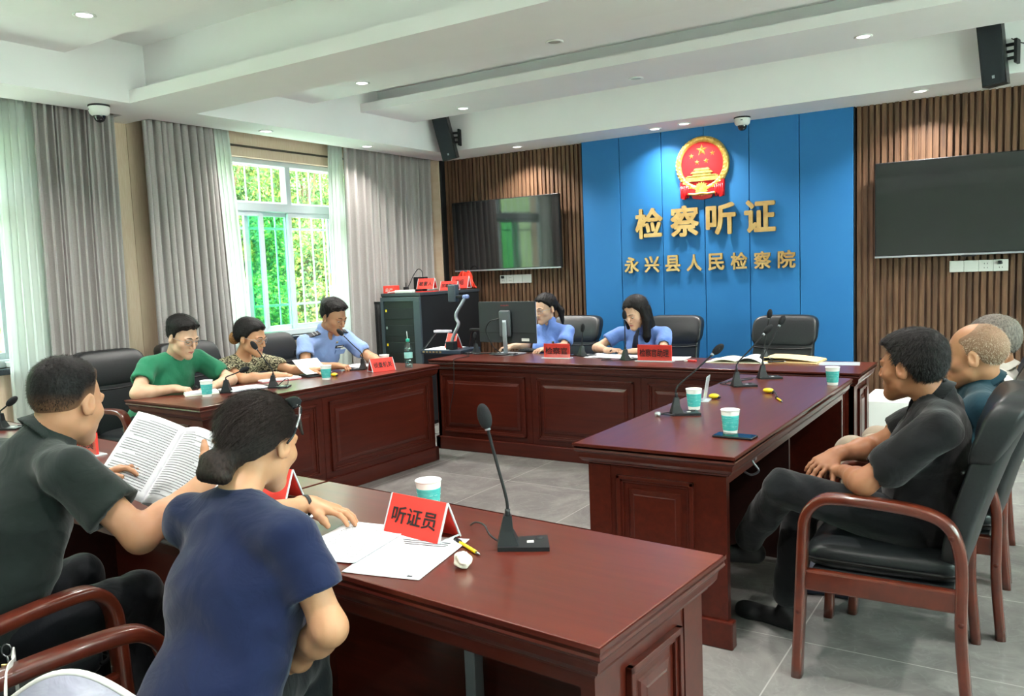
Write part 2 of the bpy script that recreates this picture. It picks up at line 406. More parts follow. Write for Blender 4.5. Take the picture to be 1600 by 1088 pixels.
def shrub(loc, rx, ry, rz, nleaf, seed, label, size=.05):
    t = thing('shrub', label, 'shrub', loc, 0, 'shrubs on the bank outside the windows')
    rng = np.random.default_rng(seed)
    # branches
    br = MB()
    for k in range(7):
        a = rng.uniform(0, 2*PI); rr = rng.uniform(.2, .8)
        br.tube(spline([(0, 0, 0), (rx*rr*.4*math.cos(a), ry*rr*.4*math.sin(a), rz*.7), (rx*rr*math.cos(a), ry*rr*math.sin(a), rz*1.5)], 4), [.05-.0045*j for j in range(9)], 6)
    br.build('trunk', M_bark, t)
    d = rng.normal(size=(nleaf, 3)); d /= np.linalg.norm(d, axis=1)[:, None]
    rad = rng.uniform(.55, 1.0, nleaf)**.6
    lump = 1+.22*np.sin(d[:, 0]*7+seed)*np.cos(d[:, 1]*6)+.15*np.sin(d[:, 2]*9)
    P = d*(rad*lump)[:, None]*np.array([rx, ry, rz])+np.array([0, 0, rz*1.0])
    u = rng.normal(size=(nleaf, 3)); u /= np.linalg.norm(u, axis=1)[:, None]
    w = np.cross(u, rng.normal(size=(nleaf, 3))); w /= np.linalg.norm(w, axis=1)[:, None]
    s = rng.uniform(.6, 1.4, nleaf)[:, None]*size
    V = np.stack([P-u*s, P+w*s*.45, P+u*s, P-w*s*.45], 1).reshape(-1, 3)
    me = D.meshes.new('foliage'); me.vertices.add(len(V)); me.vertices.foreach_set('co', V.astype(np.float32).ravel())
    me.loops.add(nleaf*4); me.loops.foreach_set('vertex_index', np.arange(nleaf*4, dtype=np.int32))
    me.polygons.add(nleaf); me.polygons.foreach_set('loop_start', np.arange(0, nleaf*4, 4, dtype=np.int32))
    me.update(); me.validate(); link('foliage', me, M_leaf, t)
    return t
bank = MB()
def bankf(u, v_):
    y = -6+u*22; s = v_
    return (-9.6-s*4.2+.3*math.sin(y*1.7), y, -.55+s*5.5+.2*math.sin(y*2.3+s*5))
bank.grid(bankf, 60, 12)
S(bank.build('ground_bank', noisy('grassy_bank', '4E6E48', '768858', nscale=14, rough=.9)))
spots = [(-10.0, 9.6, -.4), (-9.9, 11.8, -.4), (-10.1, 14.2, -.3), (-10.6, 7.4, -.3), (-11.2, 10.6, 1.4), (-11.3, 13.2, 1.5), (-11.0, 8.4, 1.6), (-11.6, 15.4, 1.2), (-10.4, 4.6, -.3), (-10.2, 2.2, -.3), (-11.3, 5.8, 1.5)]
words = ['leafy sunlit shrub low outside the window, behind the middle panes', 'yellow-green shrub low outside the window beside the open sash', 'shrub low outside the window at its far right end', 'shrub low outside the window at its near left end',
         'tall leafy shrub up the bank seen through the middle upper panes', 'tall shrub up the bank seen through the right upper panes', 'tall shrub up the bank seen through the left upper panes', 'highest shrub on the bank beyond the right curtain',
         'shrub outside hidden behind the middle grey curtain', 'shrub outside the window at the left edge', 'upper shrub on the bank behind the middle grey curtain']
for k, (p, w_) in enumerate(zip(spots, words)):
    shrub(p, 1.25, 1.55, 1.35 if k < 4 else 1.6, 22000 if k in (0, 1, 2, 3, 4, 5, 6, 7) else 7000, 20+k, w_, .036)

# curtains ----------------------------------------------------
m = noisy('grey_curtain', '9B9592', 'AAA4A1', scale=(1, 1, 6), nscale=60, rough=.9, spec=.1, sheen=.3, bstr=.1, bdist=.001)
M_curt = m
def sheer_mat():
    m = mat('sheer_voile', 'DDE6E2', .9, spec=.1); n, l, b = nodes(m)
    tr = n.new('ShaderNodeBsdfTransparent'); tl = n.new('ShaderNodeBsdfTranslucent'); tl.inputs[0].default_value = srgb('F8F8F6')
    m1 = n.new('ShaderNodeMixShader'); m1.inputs[0].default_value = .5; m2 = n.new('ShaderNodeMixShader'); m2.inputs[0].default_value = .12
    l.new(b.outputs[0], m1.inputs[1]); l.new(tl.outputs[0], m1.inputs[2]); l.new(m1.outputs[0], m2.inputs[1]); l.new(tr.outputs[0], m2.inputs[2])
    l.new(m2.outputs[0], n['Material Output'].inputs[0]); return m
M_sheer = sheer_mat()
def curtain(name, label, x, ya0, ya1, yb0, yb1, mat_, folds, amp, seed, group=None, th=.004):
    """hung from ya0..ya1 at the track, reaching yb0..yb1 at the hem"""
    rnd = random.Random(seed); ph = [rnd.uniform(0, 6.28) for _ in range(6)]
    wts = [rnd.uniform(.5, 1.5) for _ in range(folds)]; tot = sum(wts); cum = [0]
    for w_ in wts: cum.append(cum[-1]+w_/tot)
    def warp(u):
        for i_ in range(folds):
            if u <= cum[i_+1]: return (i_+(u-cum[i_])/(cum[i_+1]-cum[i_]))
        return folds
    zt, zb = 2.93, .03
    def fn(u, v_):
        z = zt+(zb-zt)*v_; e = v_**.8
        y = (ya0+(ya1-ya0)*u)*(1-e)+(yb0+(yb1-yb0)*u)*e
        w_ = warp(u); a = amp*(1-.25*v_)
        s = math.sin(w_*2*PI+.5*math.sin(v_*3+ph[0])*v_)
        xx = x+a*s*(.75+.25*math.sin(w_*1.3+ph[1]))+.012*math.sin(u*9+v_*4+ph[2])*v_
        yy = y+.35*a*math.sin(w_*4*PI+ph[3])*.5
        return (xx, yy, z)
    mb = MB(); mb.grid(fn, folds*12, 24)
    o = mb.build(name, mat_)
    sd_ = o.modifiers.new('cloth thickness', 'SOLIDIFY'); sd_.thickness = th
    return tag(o, label, 'curtain', group)
curtain('curtain', 'grey pleated curtain at far left, between the sheer voile and the beige wall', -5.72, 3.02, 3.60, 2.98, 3.56, M_curt, 12, .045, 1, 'grey pleated curtains')
curtain('sheer_curtain', 'white sheer curtain at far left edge beside the black window sill', -5.80, 2.80, 3.12, 2.74, 3.10, M_sheer, 7, .03, 2, 'white sheer curtains', th=.001)
curtain('curtain', 'grey pleated curtain left of the open window', -5.72, 3.83, 4.46, 3.83, 4.56, M_curt, 11, .045, 3, 'grey pleated curtains')
curtain('sheer_curtain', 'narrow white sheer curtain at the left edge of the open window', -5.80, 4.34, 4.66, 4.44, 4.80, M_sheer, 6, .03, 4, 'white sheer curtains', th=.001)
curtain('sheer_curtain', 'narrow white sheer curtain at the right edge of the open window', -5.80, 5.84, 6.02, 5.72, 6.02, M_sheer, 5, .03, 5, 'white sheer curtains', th=.001)
curtain('curtain', 'wide grey pleated curtain between the open window and the slatted wall', -5.72, 5.95, 7.34, 5.90, 7.30, M_curt, 13, .05, 6, 'grey pleated curtains')
# ============================================================= lamps and ceiling fittings
M_lens_on = mat('lamp_lens', 'FFFFFF', .5, emis=(1, .97, .93, 1), estr=9.0)
M_lens_off = mat('lamp_lens_unlit', 'B9BAB6', .3, metal=.3)
M_ring = mat('lamp_ring', 'F2F2F0', .35)
LAMP_W = 17.0
def downlight(x, y, z, label, lit=True, power=1.0):
    t = thing('downlight', label, 'ceiling light', (x, y, z), 0, 'recessed ceiling downlights')
    MB().lathe([(.042, -.001), (.058, -.001), (.060, -.006), (.052, -.010), (.040, -.004)], 28).build('trim_ring', M_ring, t)
    MB().lathe([(.0005, -.003), (.042, -.003)], 28).build('lens', M_lens_on if lit else M_lens_off, t)
    if lit:
        l_ = D.lights.new('downlight_lamp', 'AREA'); l_.shape = 'DISK'; l_.size = .10; l_.spread = R(125); l_.energy = LAMP_W*power; l_.color = (1, .955, .90)
        o = D.objects.new('downlight_lamp', l_); COL.objects.link(o); o.parent = t; o.location = (0, 0, -.012)
    return t
LS, LC = SOF, CEIL
for x, y, z, w_, lit, pw in [
    (-5.41, 4.74, LS, 'small lit downlight in the window-side soffit above the open window', True, .35),
    (-5.40, 5.94, LS, 'small lit downlight in the window-side soffit above the wide right curtain', True, .35),
    (-4.43, 7.06, LS, 'lit downlight above the left wall television', True, .8),
    (-2.98, 7.10, LS, 'dimmer lit downlight above the blue wall, left of the emblem', True, .4),
    (-2.68, 7.04, LS, 'bright downlight above the blue wall directly over the emblem', True, .8),
    (-.81, 7.02, LS, 'lit downlight above the slats over the right television', True, .8),
    (-4.43, 6.17, LC, 'lit downlight in the ceiling strip left, near the left hanging speaker', True, .9),
    (-2.74, 6.17, LC, 'unlit downlight in the ceiling strip in front of the blue wall', False, 1),
    (-1.05, 6.10, LC, 'lit downlight in the ceiling strip at the right, left of the right speaker', True, .9),
    (-4.38, 4.80, LC-.01, 'lit downlight in the middle ceiling field, left centre of the photo', True, 1.2),
    (-2.69, 4.79, LC-.01, 'unlit downlight in the middle ceiling field near the top centre', False, 1),
    (-1.00, 4.80, LC-.01, 'lit downlight of the middle ceiling field, out of frame above the right table', True, 1.0),
    (-4.40, 2.65, LC, 'large lit downlight at the top left corner of the photo', True, 1.2),
    (-2.70, 2.65, LC, 'lit downlight overhead between the tables, out of frame', True, 1.0),
    (-.90, 2.50, LC, 'lit downlight overhead above the near right chair, out of frame', True, 1.0),
    (.90, 3.60, LC-.0, 'lit downlight out of frame to the right of the seated men', True, 1.0),
    (-3.2, .7, LC, 'lit downlight overhead behind the man in the green polo, out of frame', True, 1.0),
    (-1.0, .5, LC, 'lit downlight overhead near the camera, out of frame', True, 1.0),
    (1.0, 1.2, LC, 'lit downlight out of frame right of the camera', True, 1.0),
    (-2.0, -1.4, LC, 'lit downlight behind the camera, out of frame', True, 1.0)]:
    if lit and y == 3.60: z = SOF; y = 3.7
    downlight(x, y, z, w_, lit, pw)

M_domeglass = mat('camera_dome', '14181C', .05, spec=.7)
def dome_camera(x, y, z, label, rz=0):
    t = thing('dome_camera', label, 'security camera', (x, y, z), rz, 'white dome cameras')
    MB().lathe([(.001, 0), (.068, 0), (.070, -.006), (.068, -.012)], 32).build('mount_plate', M_blackp, t)
    MB().lathe([(.066, -.012), (.067, -.030), (.062, -.055), (.050, -.068), (.036, -.072)], 32).build('housing', M_white, t)
    dm = MB(); dm.lathe([(.040, -.066), (.038, -.085), (.030, -.102), (.018, -.112), (.001, -.116)], 28).build('dome', M_domeglass, t)
    MB().box(-.006, .012, -.0675, -.060, -.036, -.028).build('badge', M_ink, t)
    for k in range(6):
        a = k*PI/3
        MB().ball((.028*math.cos(a), .028*math.sin(a), -.098), .004, 8, 6).build('infrared_led', M_steel, t)
dome_camera(-5.40, 3.30, SOF, 'white dome camera on the window-side soffit at the left, near the left grey curtain', R(-20))
dome_camera(-2.19, 7.12, SOF, 'white dome camera on the soffit above the blue wall, right of the emblem', R(10))

def hanging_speaker(x, y, z, label, rz, tilt, lean=0):
    t = thing('wall_speaker', label, 'speaker', (x, y, z), rz, 'black hanging speakers')
    Mx = Matrix.Rotation(lean, 4, 'Y') @ Matrix.Rotation(tilt, 4, 'X')
    b_ = MB(); b_.prism([(-.075, -.055), (.075, -.055), (.065, .075), (-.065, .075)], -.22, .22, M=Mx); b_.build('cabinet', M_blackp, t)
    g = MB(); g.box(-.070, .070, -.062, -.053, -.21, .21, b=.004, M=Mx); g.build('grille', noisy('speaker_grille', '10171C', '1B242B', nscale=300, rough=.6), t)
    MB().box(-.008, .008, -.064, -.060, -.175, -.155, M=Mx).build('badge', M_silver, t)
    bk = MB(); bk.box(.115, .135, .03, .12, -.08, .08, b=.003).box(.06, .12, .04, .06, -.055, -.035).box(.06, .12, .04, .06, .035, .055).box(.06, .12, .04, .06, -.008, .008)
    bk.build('bracket', M_blackmatte, t)
    return t
hanging_speaker(-5.04, 6.70, 2.84, 'black column speaker tilted down in the left ceiling corner by the slatted wall', R(18), R(10), R(-10))
hanging_speaker(-.32, 6.70, 2.85, 'black column speaker hanging at the upper right, above the right television', R(-12), R(4), R(-5))
MB().tube(spline([(-.22, 6.80, 2.95), (-.12, 6.80, 2.90), (.05, 6.82, 2.93), (.25, 6.82, 2.88)], 6), .004, 6).build('speaker_cable', M_blackp)
tag(D.objects['speaker_cable'], 'thin dark cable running right from the right hanging speaker', 'cable')

# televisions --------------------------------------------------
def television(x0, x1, z0, z1, label, rot):
    t = thing('television', label, 'television', ((x0+x1)/2, 7.26, (z0+z1)/2), 0, None, rot=rot)
    w, h = (x1-x0)/2, (z1-z0)/2
    MB().box(-w, w, -.012, .030, -h, h, b=.004).build('case', M_blackp, t)
    MB().box(-w+.008, w-.008, -.0145, -.0115, -h+.018, h-.008).build('screen', M_screen, t)
    MB().box(-w, w, -.016, -.008, -h-.004, -h+.010, b=.002).build('lower_trim', M_silver, t)
    MB().box(-.022, .022, -.0175, -.015, -h+.001, -h+.006).build('badge', M_steel, t)
    br = MB().box(-.16, .16, .030, .095, -.14, .14, b=.004)
    br.build('wall_mount', M_blackmatte, t)
    MB().box(-.05, .05, -.006, .008, -h-.016, -h-.002, b=.003).build('sensor', M_blackp, t)
television(-5.41, -4.08, 1.505, 2.245, 'flat television on the left slatted wall, its glass mirroring a bright window', (R(0.8), 0, 0))
television(-1.16, .18, 1.48, 2.235, 'flat television on the right slatted wall, all dark, cut by the frame edge', (0, 0, 0))
M_plate = mat('socket_plate', 'D6D5D0', .35)
def sockets(x0, z0, widths, label, plug=None):
    t = thing('wall_socket', label, 'wall socket', (x0, 7.36, z0)); x = 0
    for k, (w_, kind) in enumerate(widths):
        p_ = MB().box(x+.001, x+w_-.001, -.012, .0, 0, .088, b=.003).build('face_plate', M_plate, t)
        if kind == 1:
            h_ = MB()
            for zz in (.028, .060): h_.box(x+w_/2-.012, x+w_/2-.008, -.0128, -.0115, zz-.005, zz+.005).box(x+w_/2+.008, x+w_/2+.012, -.0128, -.0115, zz-.005, zz+.005)
            h_.build('socket_hole', M_blackp, p_)
        x += w_
    if plug is not None: MB().box(plug-.014, plug+.014, -.040, -.012, .052, .080, b=.006).build('plug', M_blackp, t)
sockets(-4.89, 1.36, [(.086, 1), (.086, 1), (.11, 0), (.11, 0)], 'light socket strip on the slats under the left television', .043)
sockets(-.63, 1.345, [(.10, 0), (.10, 0), (.10, 1), (.10, 1)], 'light socket strip on the slats under the right television', .345)

# lettering and emblem ------------------------------------------
def text_mesh(txt, size, extrude, offset=0.0, bevel=0.0, align='CENTER', space=1.0, res=3):
    c_ = D.curves.new('lettering', 'FONT'); c_.body = txt; c_.size = size; c_.extrude = extrude; c_.offset = offset
    c_.bevel_depth = bevel; c_.align_x = align; c_.align_y = 'CENTER'; c_.space_character = space; c_.resolution_u = res
    o = D.objects.new('lettering', c_); COL.objects.link(o)
    bpy.context.view_layer.update()
    me = D.meshes.new_from_object(o.evaluated_get(bpy.context.evaluated_depsgraph_get()))
    D.objects.remove(o); D.curves.remove(c_); me.materials.clear(); return me
def embolden(me, r, n=8):
    """heavier strokes: the same glyph repeated around a small circle"""
    nv = len(me.vertices); a = np.empty(nv*3, np.float32); me.vertices.foreach_get('co', a); a = a.reshape(-1, 3)
    F = [tuple(p.vertices) for p in me.polygons]; V = []; G = []
    for k in range(n):
        an = 2*PI*(k+.5)/n; V += (a+np.array([r*math.cos(an), r*math.sin(an), .00004*k])).tolist(); G += [tuple(i+k*nv for i in f) for f in F]
    m2 = D.meshes.new('lettering'); m2.from_pydata(V, [], G); m2.update(); return m2
def center_mesh(me, W=None, H=None):
    a = np.empty(len(me.vertices)*3, np.float32); me.vertices.foreach_get('co', a); a = a.reshape(-1, 3)
    lo, hi = a.min(0), a.max(0); a[:, :2] -= ((lo+hi)/2)[:2]
    if W: a[:, 0] *= W/(hi[0]-lo[0])
    if H: a[:, 1] *= H/(hi[1]-lo[1])
    me.vertices.foreach_set('co', a.ravel()); me.update(); return me
M_gold2 = noisy('brushed_gold', 'B98D55', 'D8B27A', scale=(1, 1, 1), nscale=6, rough=.34, metal=.85)
big = '检察听证'
for ch, xc in zip(big, (-3.145, -2.79, -2.45, -2.10)):
    me = center_mesh(embolden(text_mesh(ch, .3, .012), .0095), .275, .285)
    o = link('gold_letter', me, M_gold2, None, (xc, 7.305, 1.885), (PI/2, 0, 0))
    tag(o, 'large raised gold character %s on the blue wall, upper row' % {'检': 'first from left', '察': 'second from left', '听': 'third from left', '证': 'rightmost'}[ch], 'sign letter', 'large gold characters on the blue wall')
names8 = ['first from left', 'second from left', 'third from left', 'fourth from left', 'fourth from right', 'third from right', 'second from right', 'rightmost']
for k, ch in enumerate('永兴县人民检察院'):
    me = center_mesh(embolden(text_mesh(ch, .18, .009), .0050), .150 if ch != '人' else .145, .155)
    o = link('gold_letter', me, M_gold2, None, (-3.335+k*.2085, 7.312, 1.500), (PI/2, 0, 0))
    tag(o, 'small raised gold character, %s in the lower row on the blue wall' % names8[k], 'sign letter', 'small gold characters on the blue wall')

# the round emblem
t = thing('wall_emblem', 'round gold and red state emblem with stars above a gate, on the blue wall', 'emblem', (-2.62, 7.33, 2.385))
t.rotation_euler = (PI/2, 0, 0)      # local x right, y up, z towards the room
M_egold = noisy('emblem_gold', 'C79A3E', 'F0CF7E', nscale=30, rough=.35, metal=.7, bstr=.6, bdist=.004)
M_ered = mat('emblem_red', 'D0161C', .35)
def disc(r, z0, z1, n=64, sx=1, sy=1): return [(r*sx*math.cos(2*PI*k/n), r*sy*math.sin(2*PI*k/n)) for k in range(n)]
MB().prism(disc(.205, 0, 0), .0, .022).build('field', M_ered, t)
rg = MB(); prof = [(.196, .02), (.200, .034), (.222, .044), (.243, .036), (.250, .018), (.250, 0), (.196, 0)]
rg.lathe(prof+[prof[0]], 72)
ears = rg
for s in (-1, 1):
    for k in range(34):
        a = PI/2+s*(.12+k*.077); rr = .222+(.014 if k % 2 else -.010)
        M_ = Matrix.Translation((rr*math.cos(a), rr*math.sin(a), .040)) @ Matrix.Rotation(a+PI/2+s*.5, 4, 'Z')
        ears.ball((0, 0, 0), (.014, .0055, .006), 8, 6, M=M_)
rg.build('wreath', M_egold, t)
def star(cx, cy, r, z):
    mb = MB(); v = [(cx, cy, z+r*.32)]
    for k in range(10):
        a = PI/2+k*PI/5; q = r if k % 2 == 0 else r*.40
        v.append((cx+q*math.cos(a), cy+q*math.sin(a), z))
    mb.add(v, [(0, 1+k, 1+(k+1) % 10) for k in range(10)]); return mb
for cx, cy, r in ((0, .125, .056), (-.098, .078, .026), (.098, .090, .026), (-.045, .020, .026), (.040, .026, .026)):
    star(cx, cy, r, .022).build('star', M_egold, t)
gt = MB()
gt.box(-.165, .165, -.150, -.128, .018, .036).box(-.150, .150, -.128, -.105, .018, .034).box(-.135, .135, -.105, -.098, .018, .040)
gt.box(-.085, .085, -.098, -.080, .018, .034).prism([(-.105, -.080), (.105, -.080), (.085, -.062), (-.085, -.062)], .018, .040)
gt.box(-.062, .062, -.062, -.052, .018, .034).prism([(-.078, -.052), (.078, -.052), (.060, -.036), (-.060, -.036)], .018, .038)
gt.build('gate_tower', M_egold, t)
ge = MB(); n_ = 12; ge.prism(disc(.052, 0, 0, 40), .02, .045, M=Matrix.Translation((0, -.222, 0)))
for k in range(16):
    a = 2*PI*k/16; ge.box(-.006, .006, .048, .062, .02, .043, M=Matrix.Translation((0, -.222, 0)) @ Matrix.Rotation(a, 4, 'Z'))
ge.build('cog_wheel', M_egold, t)
rb = MB()
for s in (-1, 1):
    rb.prism([(s*.035, -.235), (s*.135, -.165), (s*.205, -.150), (s*.200, -.295), (s*.165, -.305), (s*.150, -.270), (s*.06, -.262)][::s], .004, .040)
    for k in range(5):
        x = s*(.125+.017*k); rb.tube([(x, -.185, .040), (x+.002*s, -.295, .036)], .007, 6)
rb.prism([(-.10, -.275), (.10, -.275), (.085, -.305), (0, -.318), (-.085, -.305)], .004, .034)
rb.build('ribbon', M_ered, t)
rb = MB(); rb.tube(spline([(-.125, -.262, .04), (-.06, -.268, .046), (0, -.262, .05), (.06, -.268, .046), (.125, -.262, .04)], 6), .011, 8); rb.build('ribbon_binding', M_egold, t)
# ============================================================= tables
TT = .77
def raised_panel(mb, M, w, h, deep=.012):
    """picture-frame moulding and raised field on a plane: local x across, z up, outward -y"""
    def ring(x0, x1, z0, z1, t, y0, y1):
        mb.box(x0, x1, y1, y0, z0, z0+t, M=M, b=.002).box(x0, x1, y1, y0, z1-t, z1, M=M, b=.002)
        mb.box(x0, x0+t, y1, y0, z0, z1, M=M, b=.002).box(x1-t, x1, y1, y0, z0, z1, M=M, b=.002)
    a, b_ = w/2, h/2
    ring(-a, a, -b_, b_, .016, 0, -.016); ring(-a+.014, a-.014, -b_+.014, b_-.014, .014, 0, -.009)
    q = .052
    v = []
    for t_, y in ((q, 0), (q+.004, -.006), (q+.022, -.009), (q+.026, -.011)):
        v += [(-a+t_, y, -b_+t_), (a-t_, y, -b_+t_), (a-t_, y, b_-t_), (-a+t_, y, b_-t_)]
    f = [(i*4+k, i*4+(k+1) % 4, (i+1)*4+(k+1) % 4, (i+1)*4+k) for i in range(3) for k in range(4)]+[(12, 13, 14, 15)]
    mb.add(v, f, False, M)
PROF = [(.0, .0), (.0, -.010), (-.004, -.014), (-.004, -.020), (-.002, -.026), (-.006, -.032), (-.014, -.038), (-.016, -.046), (-.018, -.060), (-.026, -.072), (-.034, -.078), (-.036, -.084), (-.055, -.088)]
def table(name, label, cat, loc, rz, L, W, modules, end_a=True, end_b=True, foot=True, group=None, seams=()):
    """long wooden table: closed panelled front at local -y, open behind (+y)"""
    t = thing(name, label, cat, loc, rz, group); x0, x1, y0, y1 = -L/2, L/2, -W/2, W/2
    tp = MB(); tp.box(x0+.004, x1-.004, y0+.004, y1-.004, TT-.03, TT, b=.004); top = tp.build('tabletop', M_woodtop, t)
    for sx in seams: MB().box(sx-.0012, sx+.0012, y0+.004, y1-.004, TT-.001, TT+.0004).build('seam', M_wooddark, top)
    md = MB(); loops = []
    for o_, z in PROF: loops.append([(x0-o_*-1 if False else x0-o_, y0-o_, TT+z), (x1+o_, y0-o_, TT+z), (x1+o_, y1+o_, TT+z), (x0-o_, y1+o_, TT+z)])
    v = [p for lp in loops for p in lp]; f = [(i*4+k, i*4+(k+1) % 4, (i+1)*4+(k+1) % 4, (i+1)*4+k) for i in range(len(loops)-1) for k in range(4)]
    md.add(v, f, False); md.build('edge_moulding', M_wood, t)
    q = .05
    md = MB(); zb = TT-.09
    md.box(x0+q, x1-q, y0+q, y0+q+.03, 0, zb)
    pan = MB(); n_ = len(modules); tot = sum(modules); xx = x0+q; free = (x1-x0-2*q)
    front = MB(); front.box(x0+q, x1-q, y0+q, y0+q+.03, .0, zb)
    for i_, m_ in enumerate(modules):
        w_ = free*m_/tot
        raised_panel(front, Matrix.Translation((xx+w_/2, y0+q, (zb+.10)/2+.01)), w_-.11, zb-.10-.09)
        if i_: front.box(xx-.002, xx+.002, y0+q-.003, y0+q, .1, zb)
        xx += w_
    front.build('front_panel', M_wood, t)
    for s, on in ((-1, end_a), (1, end_b)):
        e = MB(); xe = x1-q if s > 0 else x0+q
        e.box(min(xe, xe-s*.03), max(xe, xe-s*.03), y0+q, y1-q, 0, zb)
        if on:
            raised_panel(e, Matrix.Translation((xe, (y0+y1)/2, (zb+.10)/2+.01)) @ Matrix.Rotation(s*PI/2, 4, 'Z'), W-2*q-.26, zb-.10-.09)
            e.box(min(xe, xe+s*.004), max(xe, xe+s*.004), y0+q, y0+q+.10, .1, zb).box(min(xe, xe+s*.004), max(xe, xe+s*.004), y1-q-.10, y1-q, .1, zb)
        e.build('end_panel', M_wood, t)
    # plinth
    if foot:
        p = MB(); r_ = q-.022
        p.box(x0+r_, x1-r_, y0+r_, y0+q+.03, 0, .11, b=.006)
        p.box(x0+r_, x0+q+.03, y0+r_, y1-r_, 0, .11, b=.006).box(x1-q-.03, x1-r_, y0+r_, y1-r_, 0, .11, b=.006)
        p.build('plinth', M_wood, t)
    # inside: dividers, a shelf under the top and cable tray rail
    i_ = MB(); k = max(1, round(L/1.2))
    for j in range(1, k):
        xd = x0+L*j/k; i_.box(xd-.012, xd+.012, y0+q+.03, y1-q-.04, .0, zb)
    if i_.v: i_.build('divider', M_wooddark, t)
    MB().box(x0+q+.03, x1-q-.03, y0+q+.03, y0+q+.34, TT-.23, TT-.21).build('shelf', M_wooddark, t)
    MB().box(x0+q+.03, x1-q-.03, y1-q-.02, y1-q, TT-.12, TT-.085).build('rail', M_wood, t)
    return t
def place(o, rz, corner_local, corner_world):
    c, s = math.cos(rz), math.sin(rz); x, y = corner_local
    o.location = (corner_world[0]-(c*x-s*y), corner_world[1]-(s*x+c*y), 0); o.rotation_euler = (0, 0, rz)
T_bench = table('bench_desk', 'long dark cherry presiding desk in front of the blue wall', 'desk', (-2.67, 5.75, 0), 0, 3.44, .62, [1, 1, 1, .55])
T_left = table('conference_table', 'dark cherry panelled table beside the window, with three people behind it', 'table', (0, 0, 0), 0, 2.18, .80, [1, 1.25], seams=())
place(T_left, R(90-2.2), (1.09, -.40), (-4.04, 5.16))
T_right = table('conference_table', 'dark cherry table at the right with open side towards the three seated men', 'table', (0, 0, 0), 0, 2.26, .69, [1, 1])
place(T_right, R(-90), (1.13, .345), (-.955, 2.965))
T_fore = table('conference_table', 'near dark cherry table carrying the red name sign, pen and sheets of paper', 'table', (0, 0, 0), 0, 1.50, .61, [1, 1], group=None)
AF = R(-4.3)
place(T_fore, PI+AF, (-.75, -.305), (-.655, 1.955))
T_fore2 = table('conference_table', 'dark cherry table at the left where the man in the dark polo reads', 'table', (0, 0, 0), 0, 2.90, .61, [1, 1, 1, 1])
place(T_fore2, PI+AF, (-1.45, -.305), (-.655-1.503*math.cos(AF), 1.955-1.503*math.sin(AF)))
c_, s_ = math.cos(-PI-AF), math.sin(-PI-AF); dx, dy = -1.40-T_fore.location.x, 1.88-T_fore.location.y
lx_, ly_ = c_*dx-s_*dy, s_*dx+c_*dy
tag(MB().box(lx_-.02, lx_+.02, ly_-.02, ly_+.02, 0, .54, b=.003).box(lx_-.035, lx_+.035, ly_-.035, ly_+.035, 0, .01, b=.003).build('leg', M_silver, T_fore), 'pale metal leg')
def fore(x, y, z=TT):      # point in the frame of the near table: x from its right end, y from its near edge
    c, s = math.cos(AF), math.sin(AF); p0 = Vector((-.655, 1.955, 0))-Vector((-s, c, 0))*.61
    return p0-Vector((c, s, 0))*x+Vector((-s, c, 0))*y+Vector((0, 0, z))

# ============================================================= chairs
def rrect(w, h, r, n=4):
    out = []
    for cx, cy, a0 in ((w/2-r, h/2-r, 0), (-w/2+r, h/2-r, 90), (-w/2+r, -h/2+r, 180), (w/2-r, -h/2+r, 270)):
        for k in range(n+1):
            a = R(a0+90*k/n); out.append((cx+r*math.cos(a), cy+r*math.sin(a)))
    return out
def cushion(nx, ny, nz, fn):
    """superellipsoid-like block deformed by fn"""
    mb = MB(); N = 22
    def sq(c, e): return math.copysign(abs(c)**e, c)
    v = []; f = []
    for i_ in range(N//2+1):
        th = -PI/2+PI*i_/(N//2)
        for k in range(N*2):
            ph = 2*PI*k/(N*2)
            x = sq(math.cos(th), .35)*sq(math.cos(ph), .28); y = sq(math.cos(th), .35)*sq(math.sin(ph), .28); z = sq(math.sin(th), .55)
            v.append(fn(x*nx, y*ny, z*nz))
    M2 = N*2
    for i_ in range(N//2):
        for k in range(M2): f.append((i_*M2+k, i_*M2+(k+1) % M2, (i_+1)*M2+(k+1) % M2, (i_+1)*M2+k))
    return mb.add(v, f, True)
